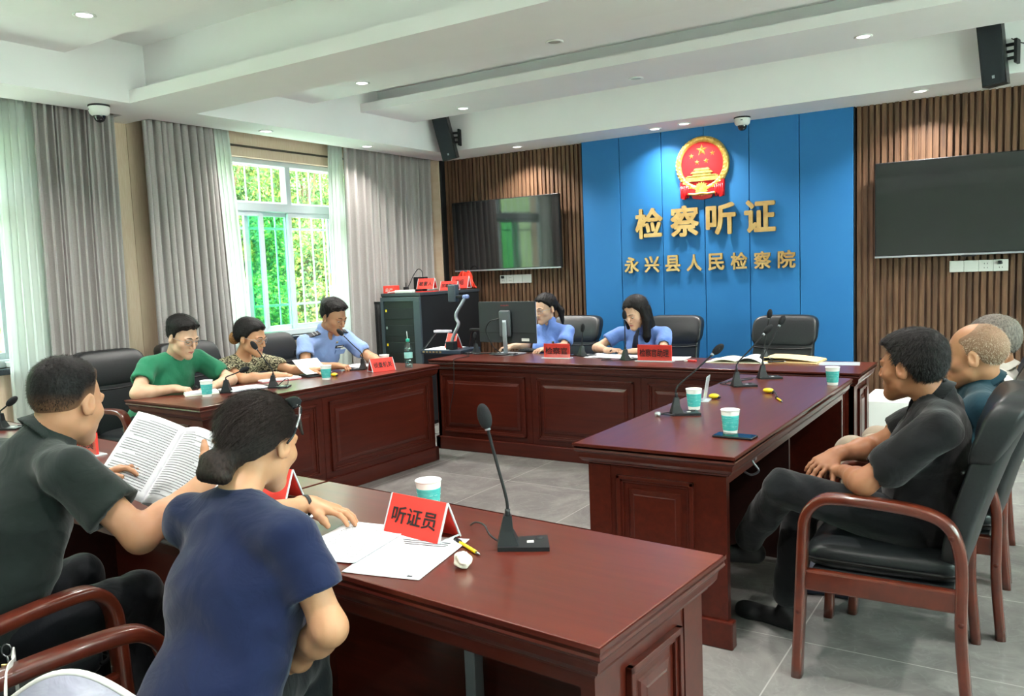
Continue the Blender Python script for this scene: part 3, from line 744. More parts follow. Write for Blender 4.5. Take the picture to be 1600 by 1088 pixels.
def make_chair(name, label):
    """faces local +y; seat .47, arms .66, back 1.07"""
    t = thing(name, label, 'chair', group='black leather armchairs')
    def sf(x, y, z): return (x*(1-.04*(y < 0)), .03+y, .435+z*(1 if z > 0 else .9)+.012*(1-(x/.25)**2)*(z > 0)-.02*max(0, (y-.17)/.08)**2*(z > 0))
    cushion(.245, .255, .055, sf).build('seat', M_leather, t)
    pp = MB(); pp.tube([(x*1.0, y+.03, .432) for x, y in rrect(.496, .516, .05, 5)]+[(.248, .03, .432)], .006, 6, cap=False); pp.build('seat_piping', M_piping, t)
    MB().box(-.235, .235, -.20, .25, .365, .395, b=.004).build('seat_board', M_blackp, t)
    lean = R(18)
    def back(u, zc):       # centre line of the back: height above seat → (y, z)
        return (-.205-math.sin(lean)*zc-.035*math.sin(zc*3.6)*0+.022*math.sin(zc*5.2), .44+math.cos(lean)*zc)
    def bf(x, y, z):
        h = z+.29; yy, zz = back(0, h); w_ = 1-.05*(h/.58)-.03*(1-min(1, h/.1))
        bow = .030*(x/.25)**2
        return (x*w_, yy+y*(1+.25*(h/.6))+bow, zz)
    cushion(.25, .042, .315, bf).build('backrest', M_leather, t)
    def hf(x, y, z):
        h = .50+z; yy, zz = back(0, h); bow = .030*(x/.25)**2
        return (x*1.0, yy+.012+y*(1-.25*max(0, -z/.12))+bow, zz)
    cushion(.262, .060, .135, hf).build('headrest', M_leather, t)
    sm_ = MB(); yy, zz = back(0, .365)
    sm_.tube([(x, yy+.047+.03*(x/.25)**2+.004, zz-.018*math.cos(x*6.2)) for x in [(-.24+.48*k/16) for k in range(17)]], .006, 6)
    sm_.build('back_seam', M_piping, t)
    for s in (-1, 1):
        X_ = s*.285
        # side frame: front leg, arm and rear leg in one bent laminated bow
        path = spline([(X_, .295, 0), (X_, .283, .25), (X_, .272, .50), (X_, .262, .595), (X_, .222, .650), (X_, .160, .668), (X_, 0, .665), (X_, -.12, .650), (X_, -.185, .615), (X_, -.215, .545), (X_, -.225, .45), (X_, -.225, .25), (X_, -.245, 0)], 5)
        fr = MB(); fr.sweep(path, rrect(.058, .036, .010, 2), (1, 0, 0), smooth=True)
        a_ = fr.build('side_frame', M_chairwood, t)
        MB().box(X_-.018, X_+.018, -.222, .270, .330, .405, b=.008).build('side_rail', M_chairwood, a_)
        for (yy_, zz_) in ((.283, .25), (-.225, .30), (-.195, .585)):
            MB().lathe([(.0005, .004), (.009, .003), (.011, 0)], 12, M=Matrix.Translation((X_+s*.026, yy_, zz_)) @ Matrix.Rotation(s*PI/2, 4, 'Y')).build('bolt_cap', M_wood, a_)
    MB().box(-.268, .268, -.20, -.165, .33, .375, b=.005).build('cross_rail', M_chairwood, t)
    MB().box(-.268, .268, .215, .25, .33, .372, b=.005).build('cross_rail', M_chairwood, t)
    return t
chair0 = make_chair('leather_armchair', 'black leather armchair with red wooden arms at the near right, holding the man in black')
chair0.location = (-.435, 3.215, 0); chair0.rotation_euler = (0, 0, R(91))
def chair(x, y, rz, label, group=None):
    c_ = copy_tree(chair0); c_.location = (x, y, 0); c_.rotation_euler = (0, 0, R(rz)); c_['label'] = label
    if group: c_['group'] = group
    return c_
chair(-.36, 3.86, 90, 'black leather armchair holding the bald man, second in the row at the right')
chair(-.36, 4.52, 90, 'black leather armchair holding the grey-haired man, farthest in the right row')
chair(-5.30, 3.36, -88, 'black leather armchair at the window table, behind the man in green')
chair(-5.28, 3.98, -90, 'black leather armchair at the window table, behind the woman in the patterned blouse')
chair(-5.32, 4.80, -92, 'black leather armchair at the window table, behind the policeman')
chair(-3.72, 6.55, 180, 'black leather armchair behind the presiding desk, beside the ponytailed woman')
chair(-2.74, 6.55, 180, 'black leather armchair behind the presiding desk, behind the long-haired woman')
chair(-1.79, 6.55, 178, 'empty black leather armchair behind the presiding desk, at its right end')
chair(-2.47, .98, 2, 'armchair with red wooden arms at lower left, holding the man in the green polo')
chair(-1.593, .843, -12, 'armchair with red wooden arms at the bottom left, holding the woman in navy')
# ============================================================= things on the tables
def label_text(txt, size, mat_, parent, loc, rot, W=None, H=None, bold=.0012, name='lettering'):
    me = center_mesh(embolden(text_mesh(txt, size, .0002), bold, 5) if bold else text_mesh(txt, size, .0002), W, H)
    return link(name, me, mat_, parent, loc, rot)
def tent_sign(loc, rz, txt, label, w=.20, h=.105, d=.075, group=None, flat=False, z=TT):
    """red folded name card in an acrylic tent holder; faces local -y"""
    t = thing('name_sign', label, 'name sign', (loc[0], loc[1], z), rz, group or 'red name signs')
    sl = math.atan2(d/2, h)
    if not flat:
        for s in (-1, 1):
            Mx = Matrix.Translation((0, s*d/2, 0)) @ Matrix.Rotation(s*sl, 4, 'X')
            L_ = math.hypot(h, d/2)
            MB().box(-w/2, w/2, -.0012, .0012, 0.001, L_, M=Mx).build('red_card', M_red, t)
            e = .0022
            for xx in (-w/2, w/2): MB().box(xx-e, xx+e, -e, e, 0.001, L_, M=Mx).build('acrylic_edge', M_acredge, t)
        for xx in (-w/2, w/2): MB().box(xx-.0015, xx+.0015, -d/2, d/2, .004, .0085).build('brace', M_acredge, t)
        if txt:
            q = label_text(txt, .08, M_inkd, t, (0, -d/4-.0028, h*.52), (PI/2-sl, 0, 0), w*.80 if len(txt) > 2 else w*.5, h*.46, .0011)
    else:
        MB().box(-w/2, w/2, -.006, .006, .006, h, b=.001).build('red_card', M_red, t)
        for ya in (-.010, .007): MB().box(-w/2-.004, w/2+.004, ya, ya+.003, .0, h+.004).build('acrylic_sheet', M_clear, t)
        MB().box(-w/2-.012, w/2+.012, -.035, .035, .0, .006, b=.001).build('acrylic_foot', M_acredge, t)
        if txt: label_text(txt, .08, M_inkd, t, (0, -.0106, h*.52), (PI/2, 0, 0), w*.86, h*.48, .0009)
    return t
M_acredge = mat('acrylic_edge', 'D3DCE0', .15, alpha=.85)
M_clear = thin_glass('clear_sheet', (.96, .98, .98, 1), .05)
tent_sign(fore(.785, .335), AF-R(1), '听证员', 'big red tent name sign on the near table, beside the gooseneck microphone', .215, .105, .09)
tent_sign(fore(1.50, .36), AF+R(8), '', 'red tent name sign half hidden behind the head of the woman in navy', .215, .105, .09)
tent_sign(fore(2.86, .40), AF, '听证员', 'red name sign in clear holder before the man in the dark polo', .20, .10, .07, flat=True)
tent_sign((-4.25, 4.70), R(70), '侦查机关', 'red tent name sign on the window table in front of the policeman', .195, .098, .09)
tent_sign((-3.32, 5.78), R(4), '检察官', 'red name sign reading three characters beside the computer monitor', .23, .118, flat=True)
tent_sign((-2.46, 5.76), R(2), '检察官助理', 'red name sign in front of the long-haired woman on the presiding desk', .27, .125, flat=True)
tent_sign((-4.55, 6.02), R(-20), '', 'red tent name sign behind the document camera on the presiding desk', .16, .17, .12)

# gooseneck microphones ---------------------------------------------
def make_mic(name, label, head, cable=None):
    """base wedge at the origin, pad towards local +y; head = local position of the foam centre"""
    t = thing(name, label, 'microphone', group='gooseneck microphones')
    b_ = MB(); b_.prism([(-.040, -.030), (.040, -.030), (.052, .105), (-.052, .105)], 0, .011)
    v = [(-.032, -.030, .011), (.032, -.030, .011), (.032, .026, .011), (-.032, .026, .011), (-.012, -.012, .085), (.012, -.012, .085), (.012, .010, .085), (-.012, .010, .085),
         (-.020, -.022, .045), (.020, -.022, .045), (.020, .012, .045), (-.020, .012, .045)]
    b_.add(v, [(0, 1, 9, 8), (1, 2, 10, 9), (2, 3, 11, 10), (3, 0, 8, 11), (8, 9, 5, 4), (9, 10, 6, 5), (10, 11, 7, 6), (11, 8, 4, 7), (4, 5, 6, 7)], False)
    b_.build('base', M_blackp, t)
    MB().lathe([(.0005, .0145), (.011, .0145), (.013, .011)], 16, M=Matrix.Translation((-.025, .082, 0))).build('button', M_blackmatte, t)
    q = MB().box(-.008, .010, .048, .066, .0109, .0118).build('touch_mark', M_plate, t)
    h = Vector(head); b0 = Vector((0, -.001, .080)); d = h-b0; L_ = d.length
    p1 = b0+Vector((0, 0, 1))*L_*.16+d*.02; p3 = b0+d*.72+Vector((0, 0, 1))*L_*.045
    p2 = b0+d*.42+Vector((0, 0, 1))*L_*.09; nk = spline([b0, p1, p2, p3, h], 6)
    MB().tube(nk[:-3], .0042, 8).build('neck', M_blackmatte, t)
    MB().tube(nk[:4], .0075, 10).build('neck_collar', M_blackp, t)
    d_ = (nk[-1]-nk[-4]).normalized(); e_ = nk[-4]
    MB().tube([e_-d_*.006, e_+d_*.006], .0080, 12).build('neck_ring', M_silver, t)
    Mh = Matrix.Translation(h) @ d_.to_track_quat('Z', 'Y').to_matrix().to_4x4()
    MB().ball((0, 0, 0), (.0185, .0185, .036), 20, 14, M=Mh).build('foam_windscreen', M_foam, t)
    if cable: MB().tube(spline(cable, 8), .003, 6).build('cable', M_blackp, t)
    return t
def mic_at(x, y, rz, label, off, cable=None, z=TT):
    """off = world offset of the foam head from the foot of the wedge; cable = world offsets too"""
    a = R(rz); c, s = math.cos(a), math.sin(a); L = lambda o: (c*o[0]+s*o[1], -s*o[0]+c*o[1], o[2])
    m_ = make_mic('gooseneck_microphone', label, L(off), [L(q) for q in cable] if cable else None); m_.location = (x, y, z); m_.rotation_euler = (0, 0, a); return m_
mic_at(-1.180, 1.765, -57, 'large black gooseneck microphone on the near table beside the red sign', (-.062, .0, .345), [(-.02, -.01, .010), (-.06, .0, .022), (-.10, .03, .036), (-.15, .06, .028), (-.19, .09, .006)])
mic_at(-1.484, 3.732, -57, 'black gooseneck microphone on the near end of the right table, beside two cups', (.161, .139, .307), [(-.02, -.01, .008), (-.04, -.03, .012), (-.055, -.07, .012)])
mic_at(-1.496, 4.705, -57, 'black gooseneck microphone in the middle of the right table', (.145, .131, .324), [(-.02, -.01, .006), (-.06, .02, .004), (-.13, .08, .004), (-.06, .20, .004), (.0, .30, .004)])
mic_at(-1.449, 5.07, -57, 'black gooseneck microphone at the far end of the right table', (.091, .099, .353), [(-.02, -.01, .006), (-.08, -.04, .005), (-.15, -.16, .004), (-.14, -.30, .004)])
mic_at(-1.684, 5.936, -40, 'black gooseneck microphone standing upright on the presiding desk before the empty chair', (.033, .02, .343))
mic_at(-2.706, 5.775, -30, 'black gooseneck microphone in front of the long-haired woman', (-.011, .02, .350), [(-.015, -.02, .006), (-.08, -.07, .004), (-.16, -.08, .004), (-.19, -.02, .004), (-.14, .03, .004), (-.30, .09, .004), (-.42, .13, .004)])
mic_at(-3.177, 5.950, -30, 'smaller black gooseneck microphone beside the sign left of the long-haired woman', (.005, .01, .235))
mic_at(-4.27, 5.98, 150, 'smallest microphone, silver tipped, under the document camera arm', (.0, .0, .155))
mic_at(-4.464, 4.720, 123, 'black gooseneck microphone in front of the policeman on the window table', (-.153, -.066, .297), [(.02, .0, .006), (.06, .02, .035), (.11, .04, .03), (.14, .03, .004), (.10, -.01, .004)])
mic_at(-4.367, 3.748, -57, 'black gooseneck microphone on the window table in front of the woman in the patterned blouse', (-.118, -.044, .29), [(.02, .01, .006), (.07, .03, .05), (.11, .03, .06), (.14, -.01, .02), (.10, -.05, .004)])
mic_at(-4.50, 3.47, 33, 'black gooseneck microphone on the window table beside the cup of the man in green', (.093, .077, .147))
mic_at(-4.60, 2.12, -57, 'black gooseneck microphone at the far left edge of the photo, behind the man', (.044, .042, .145))

# paper cups ---------------------------------------------------------
def make_cup():
    t = thing('paper_cup', 'x', 'cup', group='teal paper cups')
    pr = [(.0005, .004), (.026, .004), (.0275, 0), (.02765, .0012), (.0278, .003), (.0372, .093), (.0375, .096), (.0385, .0975), (.0395, .099), (.0385, .1005), (.0370, .100), (.0362, .094), (.0275, .012), (.0005, .012)]
    MB().lathe(pr, 32).build('cup_body', M_cupw, t)
    MB().lathe([(.0293, .016), (.0300, .0185), (.0358, .076), (.0358, .078), (.0353, .077)], 32).build('teal_band', M_teal, t)
    w_ = MB()
    for k in range(26):
        a = k*.61; z = .024+.048*((k*7) % 11)/11; r_ = .0286+(z/.0985)*.0101+.0003
        for j in range(3):
            aa = a+j*.11; Mx = Matrix.Rotation(aa, 4, 'Z'); w_.box(r_, r_+.0002, -.0012, .0012, z, z+.0012, M=Mx)
    w_.build('printed_lettering', mat('pale_print', 'BFE6E2', .6), t)
    return t
cup0 = make_cup()
cups = [(fore(.905, .50), 'teal and white paper cup standing behind the big red sign on the near table'),
        ((-1.46, 3.90), 'teal paper cup beside the near microphone of the right table'),
        ((-1.11, 3.39), 'teal paper cup standing next to the smartphone on the right table'),
        ((-1.01, 4.92), 'teal paper cup at the far right edge of the right table'),
        ((-4.49, 3.31), 'teal paper cup in front of the man in the green shirt'),
        ((-4.30, 4.17), 'teal paper cup on the window table left of the policeman\'s microphone'),
        ((-4.36, 4.86), 'paper cup mostly hidden behind the red sign on the window table')]
for k, (p, lb) in enumerate(cups):
    c_ = cup0 if k == 0 else copy_tree(cup0)
    c_.location = (p[0], p[1], TT); c_.rotation_euler = (0, 0, k*1.1); c_['label'] = lb; c_.scale = (1.04,)*3

# bottle with straw ---------------------------------------------------
t = thing('water_bottle', 'clear plastic water bottle with teal cap and a straw on the window table', 'bottle', (-4.17, 4.93, TT))
M_bot = thin_glass('clear_plastic', (.78, .90, .90, 1), .12)
pr = [(.001, .004), (.026, .002), (.031, .008), (.032, .03), (.030, .036), (.032, .042), (.032, .06), (.030, .066), (.032, .072), (.032, .12), (.030, .126), (.032, .132), (.031, .155), (.024, .18), (.014, .198), (.0125, .205)]
MB().lathe(pr, 24).build('bottle_body', M_bot, t)
MB().lathe([(r_*.94, z) for r_, z in pr[1:13]]+[(.001, .150)], 24).build('water', thin_glass('water', (.80, .93, .95, 1), .06), t)
MB().lathe([(.0322, .076), (.0328, .08), (.0328, .118), (.0322, .121)], 24).build('wrapper', mat('bottle_label', '9FD6D2', .4), t)
MB().lathe([(.001, .228), (.0140, .226), (.0150, .222), (.0150, .204), (.0125, .203)], 20).build('cap', mat('teal_cap', '2BB59B', .4), t)
MB().tube([(.0, 0, .20), (-.006, 0, .285)], .0028, 8).build('straw', mat('straw', 'B9C4C0', .4), t)

# papers ------------------------------------------------------------------
def sheet(loc, rz, w, h, label, lines=0, seed=1, curl=.004, group=None, name='paper_sheet', z=TT, color=None, mark=False, cat='paper', head=True):
    t = thing(name, label, cat, (loc[0], loc[1], z), rz, group); rnd = random.Random(seed)
    def zf(x, y): return .0015+curl*(abs(x/(w/2))**4*.6+max(0, y/(h/2))**5*.9)
    mb = MB(); mb.grid(lambda u, v_: ((u-.5)*w, (v_-.5)*h, zf((u-.5)*w, (v_-.5)*h)), 12, 14)
    o = mb.build('page', color or M_paper, t); sd_ = o.modifiers.new('paper thickness', 'SOLIDIFY'); sd_.thickness = .0012; sd_.offset = -1
    if lines:
        tx = MB(); y = h*.44
        for k in range(lines):
            y -= h*.88/lines
            full = rnd.random() > .2; x = -w*.40+(0 if full else w*.04); xe = w*.40 if rnd.random() > .25 else w*rnd.uniform(-.1, .3)
            if k == 0 and head: x, xe = -w*.28, w*.28
            while x < xe:
                L_ = w*.012*rnd.choice((1, 1, 1.4)); hh = h*.30/lines*rnd.uniform(.7, 1.2)
                z0 = zf(x, y)+.0016
                tx.add([(x, y, z0), (x+L_, y, z0), (x+L_, y+hh, z0), (x, y+hh, z0)], [(0, 1, 2, 3)]); x += L_+w*.008
        o2 = tx.build('printed_text', M_ink, t); o2['kind'] = 'stuff'
    return t
def fr2(p, q): return (p[0], p[1])
s1 = sheet((-1.375, 1.585), R(12), .215, .30, 'form sheet with ruled table and small stamp under the yellow pen, near table', 0, 3, .002)
tx = MB(); z0 = .0042
for k in range(3): tx.box(-.075+.01*k, .07, .105-.014*k, .109-.014*k, z0, z0+.0002)
o = tx.build('printed_heading', M_ink, s1)
tx = MB()
for k in range(9): tx.box(-.085, .085, .055-.018*k, .0556-.018*k, z0, z0+.0002)
for xx in (-.085, -.035, .03, .085): tx.box(xx-.0003, xx+.0003, -.089, .055, z0, z0+.0002)
tx.build('ruled_form', mat('pale_ink', '9CA0A6', .8), s1)
tx = MB()
MB().box(.068, .082, -.140, -.132, z0, z0+.0003).build('stamp_mark', M_ink, s1)
sheet((-1.585, 1.595), R(10), .21, .29, 'densely typed sheet under the hand of the woman in navy', 26, 5, .006, z=TT+.001)
sheet((-1.99, 1.66), R(-20), .21, .29, 'typed sheet lying near the forearm of the woman in navy', 24, 9, .003)
sheet((-2.28, 1.66), R(12), .23, .30, 'loose white sheet lying below the open booklet on the left table', 0, 9, .003)

# open booklet held by the man in the polo
t = thing('open_document', 'stapled typed document held open and curled by the man in the polo', 'document', (-2.33, 1.56, .92), R(14), None)
def page_mesh(x0, dirx, w, h, bulge, tilt, lines, seed, name):
    def P(u, v_):
        x = x0+dirx*(w*u); z = (v_-.5)*h
        y = bulge*math.sin(u*PI*.9)
        return Vector((x, y, z))
    mb = MB(); mb.grid(lambda u, v_: P(u, v_), 16, 10); o = mb.build(name, M_paper, t)
    sd_ = o.modifiers.new('paper thickness', 'SOLIDIFY'); sd_.thickness = .001
    tx = MB(); rnd = random.Random(seed)
    for k in range(lines):
        v_ = .92-.84*k/lines; u = .1; ue = .9 if rnd.random() > .25 else rnd.uniform(.4, .8)
        while u < ue:
            du = .015*rnd.choice((1, 1.3)); hh = .011
            q = [P(u, v_), P(u+du, v_), P(u+du, v_+hh), P(u, v_+hh)]
            tx.add([a+Vector((0, -.0016, 0)) for a in q], [(0, 1, 2, 3)]); u += du+.010
    o2 = tx.build('printed_text', M_ink, o); o2['kind'] = 'stuff'; return o
t.rotation_euler = (R(-38), R(16), R(18))
page_mesh(-.02, -1, .185, .27, -.02, 0, 27, 3, 'page')
page_mesh(-.02, 1, .16, .27, -.055, 0, 27, 4, 'curled_page')
page_mesh(-.02, 1, .20, .275, .012, 0, 28, 5, 'page')

def pen(loc, rz, label, col, length=.135, capc=None, z=TT):
    t = thing('pen', label, 'pen', (loc[0], loc[1], z+.0055), rz)
    MB().tube([(-length/2, 0, 0), (length*.36, 0, 0)], .0048, 10).build('barrel', col, t)
    MB().tube([(length*.36, 0, 0), (length*.44, 0, 0), (length*.5, 0, 0)], [.0045, .0035, .0008], 10).build('tip', M_steel, t)
    MB().tube([(-length*.5, 0, 0), (-length*.28, 0, 0)], .0054, 10).build('grip', capc or M_blackp, t)
    MB().box(-length*.48, -length*.22, -.001, .001, .0045, .0075).build('clip', capc or M_blackp, t)
pen((-1.27, 1.70), R(-28), 'yellow pen with black cap lying across the form on the near table', M_yellow, .15)
pen((-1.145, 4.29), R(-62), 'short yellow pen on the right table pointing at the near edge', M_yellow, .14)
pen((-4.43, 3.78), R(20), 'black pen lying on the window table beside the woman\'s folder', M_blackp, .13)
pen((-1.56, 5.80), R(30), 'dark pen resting on the folder before the empty chair', M_blackp, .13, z=TT+.012)
# crumpled tissue
mb = MB(); rnd = random.Random(4)
mb.ball((0, 0, .022), (.030, .024, .022), 22, 14); o = None
mb.v = [(x*(1+.20*math.sin(x*190+y*120)), y*(1+.22*math.sin(z*230+x*90)), max(.0005, z*(1+.22*math.sin(x*140-y*170)))) for x, y, z in mb.v]
o = mb.build('crumpled_tissue', noisy('tissue', 'DAD3C2', 'E6E0D2', nscale=40, rough=.9, bstr=.6, bdist=.004)); o.location = (-1.195, 1.580, TT); o.scale = (.82, .78, .85)
tag(o, 'small crumpled white tissue beside the form on the near table', 'tissue')
# phone
def phone(loc, rz, label, z=TT):
    t = thing('smartphone', label, 'phone', (loc[0], loc[1], z), rz)
    MB().box(-.085, .085, -.040, .040, .0005, .009, b=.0035).build('case', M_blackp, t)
    MB().box(-.081, .081, -.036, .036, .009, .0094).build('screen', M_screen, t)
phone((-1.07, 3.325), R(-3), 'black smartphone lying beside the teal cup on the right table')
phone((-3.30, 5.98), R(20), 'dark phone lying behind the sign beside the computer monitor')
# yellow foam pieces with a dark tip
def yellow_bit(loc, rz, label):
    t = thing('yellow_windscreen', label, 'cover', (loc[0], loc[1], TT), rz)
    MB().ball((0, 0, .014), (.030, .022, .014), 18, 10).build('foam', M_yellow, t)
    MB().ball((.026, 0, .010), (.011, .012, .008), 10, 8).build('tip', M_blackp, t)
yellow_bit((-1.475, 4.24), 0, 'small yellow oval item lying beside the clear holder on the right table')
yellow_bit((-1.265, 4.52), 0, 'small yellow oval item lying in front of the middle microphone, right table')
yellow_bit((-4.38, 4.33), 0, 'small yellow item beside the cup on the window table')
MB().tube(spline([(-1.23, 4.47, TT+.005), (-1.21, 4.44, TT+.02), (-1.19, 4.41, TT+.008), (-1.175, 4.37, TT+.006)], 6), .0035, 6).build('pen_lanyard', M_blackp)
tag(D.objects['pen_lanyard'], 'short dark cord between the yellow item and the yellow pen', 'cord')
# clear acrylic stand seen end on
t = thing('acrylic_stand', 'empty clear acrylic sign stand on the right table behind the cup', 'sign holder', (-1.50, 4.16, TT), R(100))
MB().box(-.05, .05, -.002, .002, 0, .135, M=Matrix.Rotation(R(10), 4, 'X')).build('upright', M_acredge, t)
MB().box(-.05, .05, -.03, .03, 0, .005, b=.001).build('foot', M_acredge, t)
# round metal knob with short lead
t = thing('metal_plug', 'small shiny metal connector at the near left edge of the right table', 'plug', (-1.545, 3.64, TT))
MB().lathe([(.001, .026), (.013, .024), (.016, .014), (.013, .004), (.012, 0)], 16).build('knob', M_steel, t)
MB().tube([(.010, 0, .015), (.04, .012, .012), (.075, .02, .010)], .004, 6).build('lead', M_blackp, t)

# window table: notebooks, folders
def book(loc, rz, w, h, th, label, cover, pages=True, name='notebook', z=TT, cat='notebook', rot=None):
    t = thing(name, label, cat, (loc[0], loc[1], z), rz)
    MB().box(-w/2, w/2, -h/2, h/2, .0005, th*.25, b=.001).build('cover', cover, t)
    if pages: MB().box(-w/2+.004, w/2-.004, -h/2+.004, h/2-.004, th*.25, th, b=.001).build('page_block', M_paper, t)
    return t
M_cream = noisy('cream_paper', 'D9DBC0', 'E2E4CC', nscale=10, rough=.8)
book((-4.63, 3.37), R(60), .21, .15, .018, 'cream notebook under the writing hand of the man in green', M_cream)
book((-4.52, 3.62), R(75), .28, .20, .012, 'dark blue clipboard with white sheets between the man in green and the woman', mat('navy_cover', '1C2740', .4))
book((-4.68, 4.05), R(70), .30, .21, .016, 'red bound notebook with white pages in front of the woman in the patterned blouse', mat('red_cover', 'B22A35', .4))
t = thing('folded_document', 'grey folded sheets raised in the left hand of the woman in the patterned blouse', 'document', (-4.62, 4.34, TT+.045), R(70))
MB().grid(lambda u, v_: ((u-.5)*.20, (v_-.5)*.26, -.02+.09*(v_)**1.5), 6, 10).build('page', M_paper, t)
MB().box(-.10, .10, -.13, .02, -.044, -.030, b=.002).build('folder', M_blackp, t)
sheet((-4.66, 4.90), R(80), .20, .28, 'white sheet under the writing hand of the policeman', 0, 3, .003)
book((-4.50, 4.40), R(80), .06, .035, .02, 'small pink eraser-sized box behind the cup on the window table', mat('pink_box', 'D8566A', .5), False, 'small_box', cat='box')

# presiding desk ----------------------------------------------------
sheet((-2.78, 5.97), R(-4), .30, .21, 'white sheets being read by the long-haired woman', 0, 3, .004)
sheet((-2.42, 5.93), R(5), .30, .21, 'white sheet behind the red sign of the long-haired woman', 0, 4, .004)
sheet((-3.02, 6.00), R(5), .21, .29, 'white sheet beside the small microphone on the presiding desk', 0, 4, .003)
t = thing('open_book', 'open book with pale pages on the presiding desk before the empty chair', 'book', (-1.86, 5.93, TT), R(3))
for s, lb in ((-1, 'page'), (1, 'page')):
    o = MB().grid(lambda u, v_: (s*u*.21, (v_-.5)*.27, .004+.030*math.sin(min(1, u*1.15)*PI)*(1 if s > 0 else .5)+.008*(1-u)), 14, 4).build('page', M_paper if s > 0 else M_cream, t)
    sd_ = o.modifiers.new('page stack', 'SOLIDIFY'); sd_.thickness = .004
MB().box(-.22, .22, -.14, .14, 0, .003).build('cover', M_cream, t)
t = thing('file_folder', 'open tan file folder on the presiding desk beside the book', 'folder', (-1.47, 6.00, TT), R(-3))
M_kraft = noisy('kraft_folder', 'D9BD86', 'E2C893', nscale=10, rough=.7)
MB().box(-.20, .17, -.14, .13, 0, .010, b=.002).build('cover', M_kraft, t)
MB().grid(lambda u, v_: (-.20+.37*u, -.135+.26*v_, .014+.022*math.sin((1-u)*PI*.6)), 10, 4).build('flap', M_kraft, t)
book((-1.17, 5.92), R(10), .26, .19, .006, 'clear plastic sleeve with grey sheet at the right end of the presiding desk', mat('grey_sleeve', 'AEB4B8', .2), False, 'plastic_sleeve', cat='folder')
t = thing('correction_tape', 'small red and white pen case lying right of the long sign', 'pen case', (-2.19, 5.80, TT), 0)
MB().box(-.045, .045, -.01, .01, 0, .016, b=.004).build('body', mat('clear_red', 'C43A3A', .2), t); MB().box(-.05, -.02, -.011, .011, .0, .014, b=.003).build('cap', M_plate, t)

# monitor
t = thing('computer_monitor', 'black computer monitor seen from behind on the presiding desk', 'monitor', (-3.915, 5.96, TT), R(-4))
MB().box(-.305, .305, -.006, .018, .10, .46, b=.004).build('rear_case', mat('monitor_case', '25282B', .45), t)
MB().box(-.303, .303, .018, .022, .105, .455).build('screen', mat('lit_screen', '20242A', .2, emis=(.55, .65, .8, 1), estr=.6), t)
MB().box(-.305, .305, -.009, -.005, .185, .189).build('seam', M_blackmatte, t)
MB().box(-.060, .060, -.040, -.004, .155, .385, b=.018).build('stand_hub', mat('monitor_hub', '4A4E52', .4), t)
st = MB(); st.sweep(spline([(.010, -.045, .30), (.012, -.050, .15), (.012, -.045, .06), (.0, -.03, .010)], 6), rrect(.042, .014, .006, 2), (1, 0, 0), smooth=True); st.build('stand_arm', M_silver, t)
MB().box(-.13, .13, -.10, .10, 0, .010, b=.005).build('stand_foot', M_silver, t)
MB().tube(spline([(-.055, -.045, .31), (-.14, -.06, .29), (-.19, -.06, .21), (-.15, -.06, .12), (-.10, -.05, .05), (-.08, 0, .01)], 6), .0045, 6).build('cable', M_blackp, t)
label_text('PHILIPS', .03, mat('red_logo', 'B3302C', .5), t, (-.01, -.0068, .425), (PI/2, 0, 0), .085, .011, 0, 'brand_mark')
MB().box(.16, .24, -.0075, -.006, .118, .142).build('sticker', M_plate, t)
t = thing('keyboard', 'black computer keyboard behind the monitor stand', 'keyboard', (-3.72, 6.20, TT), R(-4))
MB().box(-.21, .21, -.06, .06, 0, .018, b=.004).build('body', M_blackp, t)
kb = MB()
for r_ in range(4):
    for k in range(14): kb.box(-.20+.0285*k, -.176+.0285*k, -.05+.025*r_, -.03+.025*r_, .018, .023, b=.001)
kb.build('keys', M_blackmatte, t)['kind'] = 'stuff'
t = thing('computer_mouse', 'dark computer mouse under the left hand of the ponytailed woman', 'mouse', (-4.11, 6.22, TT), 0)
MB().ball((0, 0, .014), (.030, .052, .020), 16, 10).build('shell', M_blackp, t)
MB().tube(spline([(0, -.05, .01), (.05, -.10, .006), (.14, -.06, .006), (.2, -.09, .006)], 5), .002, 5).build('cable', M_blackp, t)

# document camera (visualiser)
t = thing('document_camera', 'black document camera with arm and side lamps on the presiding desk', 'document camera', (-4.55, 6.00, TT), R(4))
MB().box(-.24, .20, -.17, .17, 0, .035, b=.006).build('stage', mat('visualiser_body', '2A3440', .35), t)
MB().box(-.21, .06, -.14, .14, .035, .038).build('glass_plate', M_paper, t)
pn = MB()
for k in range(6): pn.box(-.21+.036*k, -.188+.036*k, -.1725, -.169, .010, .025)
pn.build('port', M_gold, t)
MB().box(.02, .10, -.14, -.06, .035, .11, b=.006).build('pivot', M_blackp, t)
arm = MB(); arm.sweep(spline([(.055, -.10, .08), (.085, -.09, .17), (.125, -.07, .26), (.100, -.06, .31), (.095, -.05, .36), (.135, -.02, .44), (.165, 0, .50)], 5), rrect(.034, .022, .007, 2), (0, 1, 0), smooth=True); arm.build('arm', M_silver, t)
MB().tube([(.165, -.02, .505), (.165, .04, .505)], .020, 14).build('hinge', mat('blue_grey_plastic', '6F83B0', .4), t)
MB().box(.06, .165, -.015, .025, .495, .520, b=.005).build('head_arm', M_blackp, t)
MB().box(-.005, .075, -.030, .045, .46, .62, b=.012).build('camera_head', mat('visualiser_head', '3B444C', .4), t)
MB().lathe([(.001, .455), (.020, .455), (.022, .46)], 16, M=Matrix.Translation((.035, .005, 0))).build('camera_lens', M_domeglass, t)
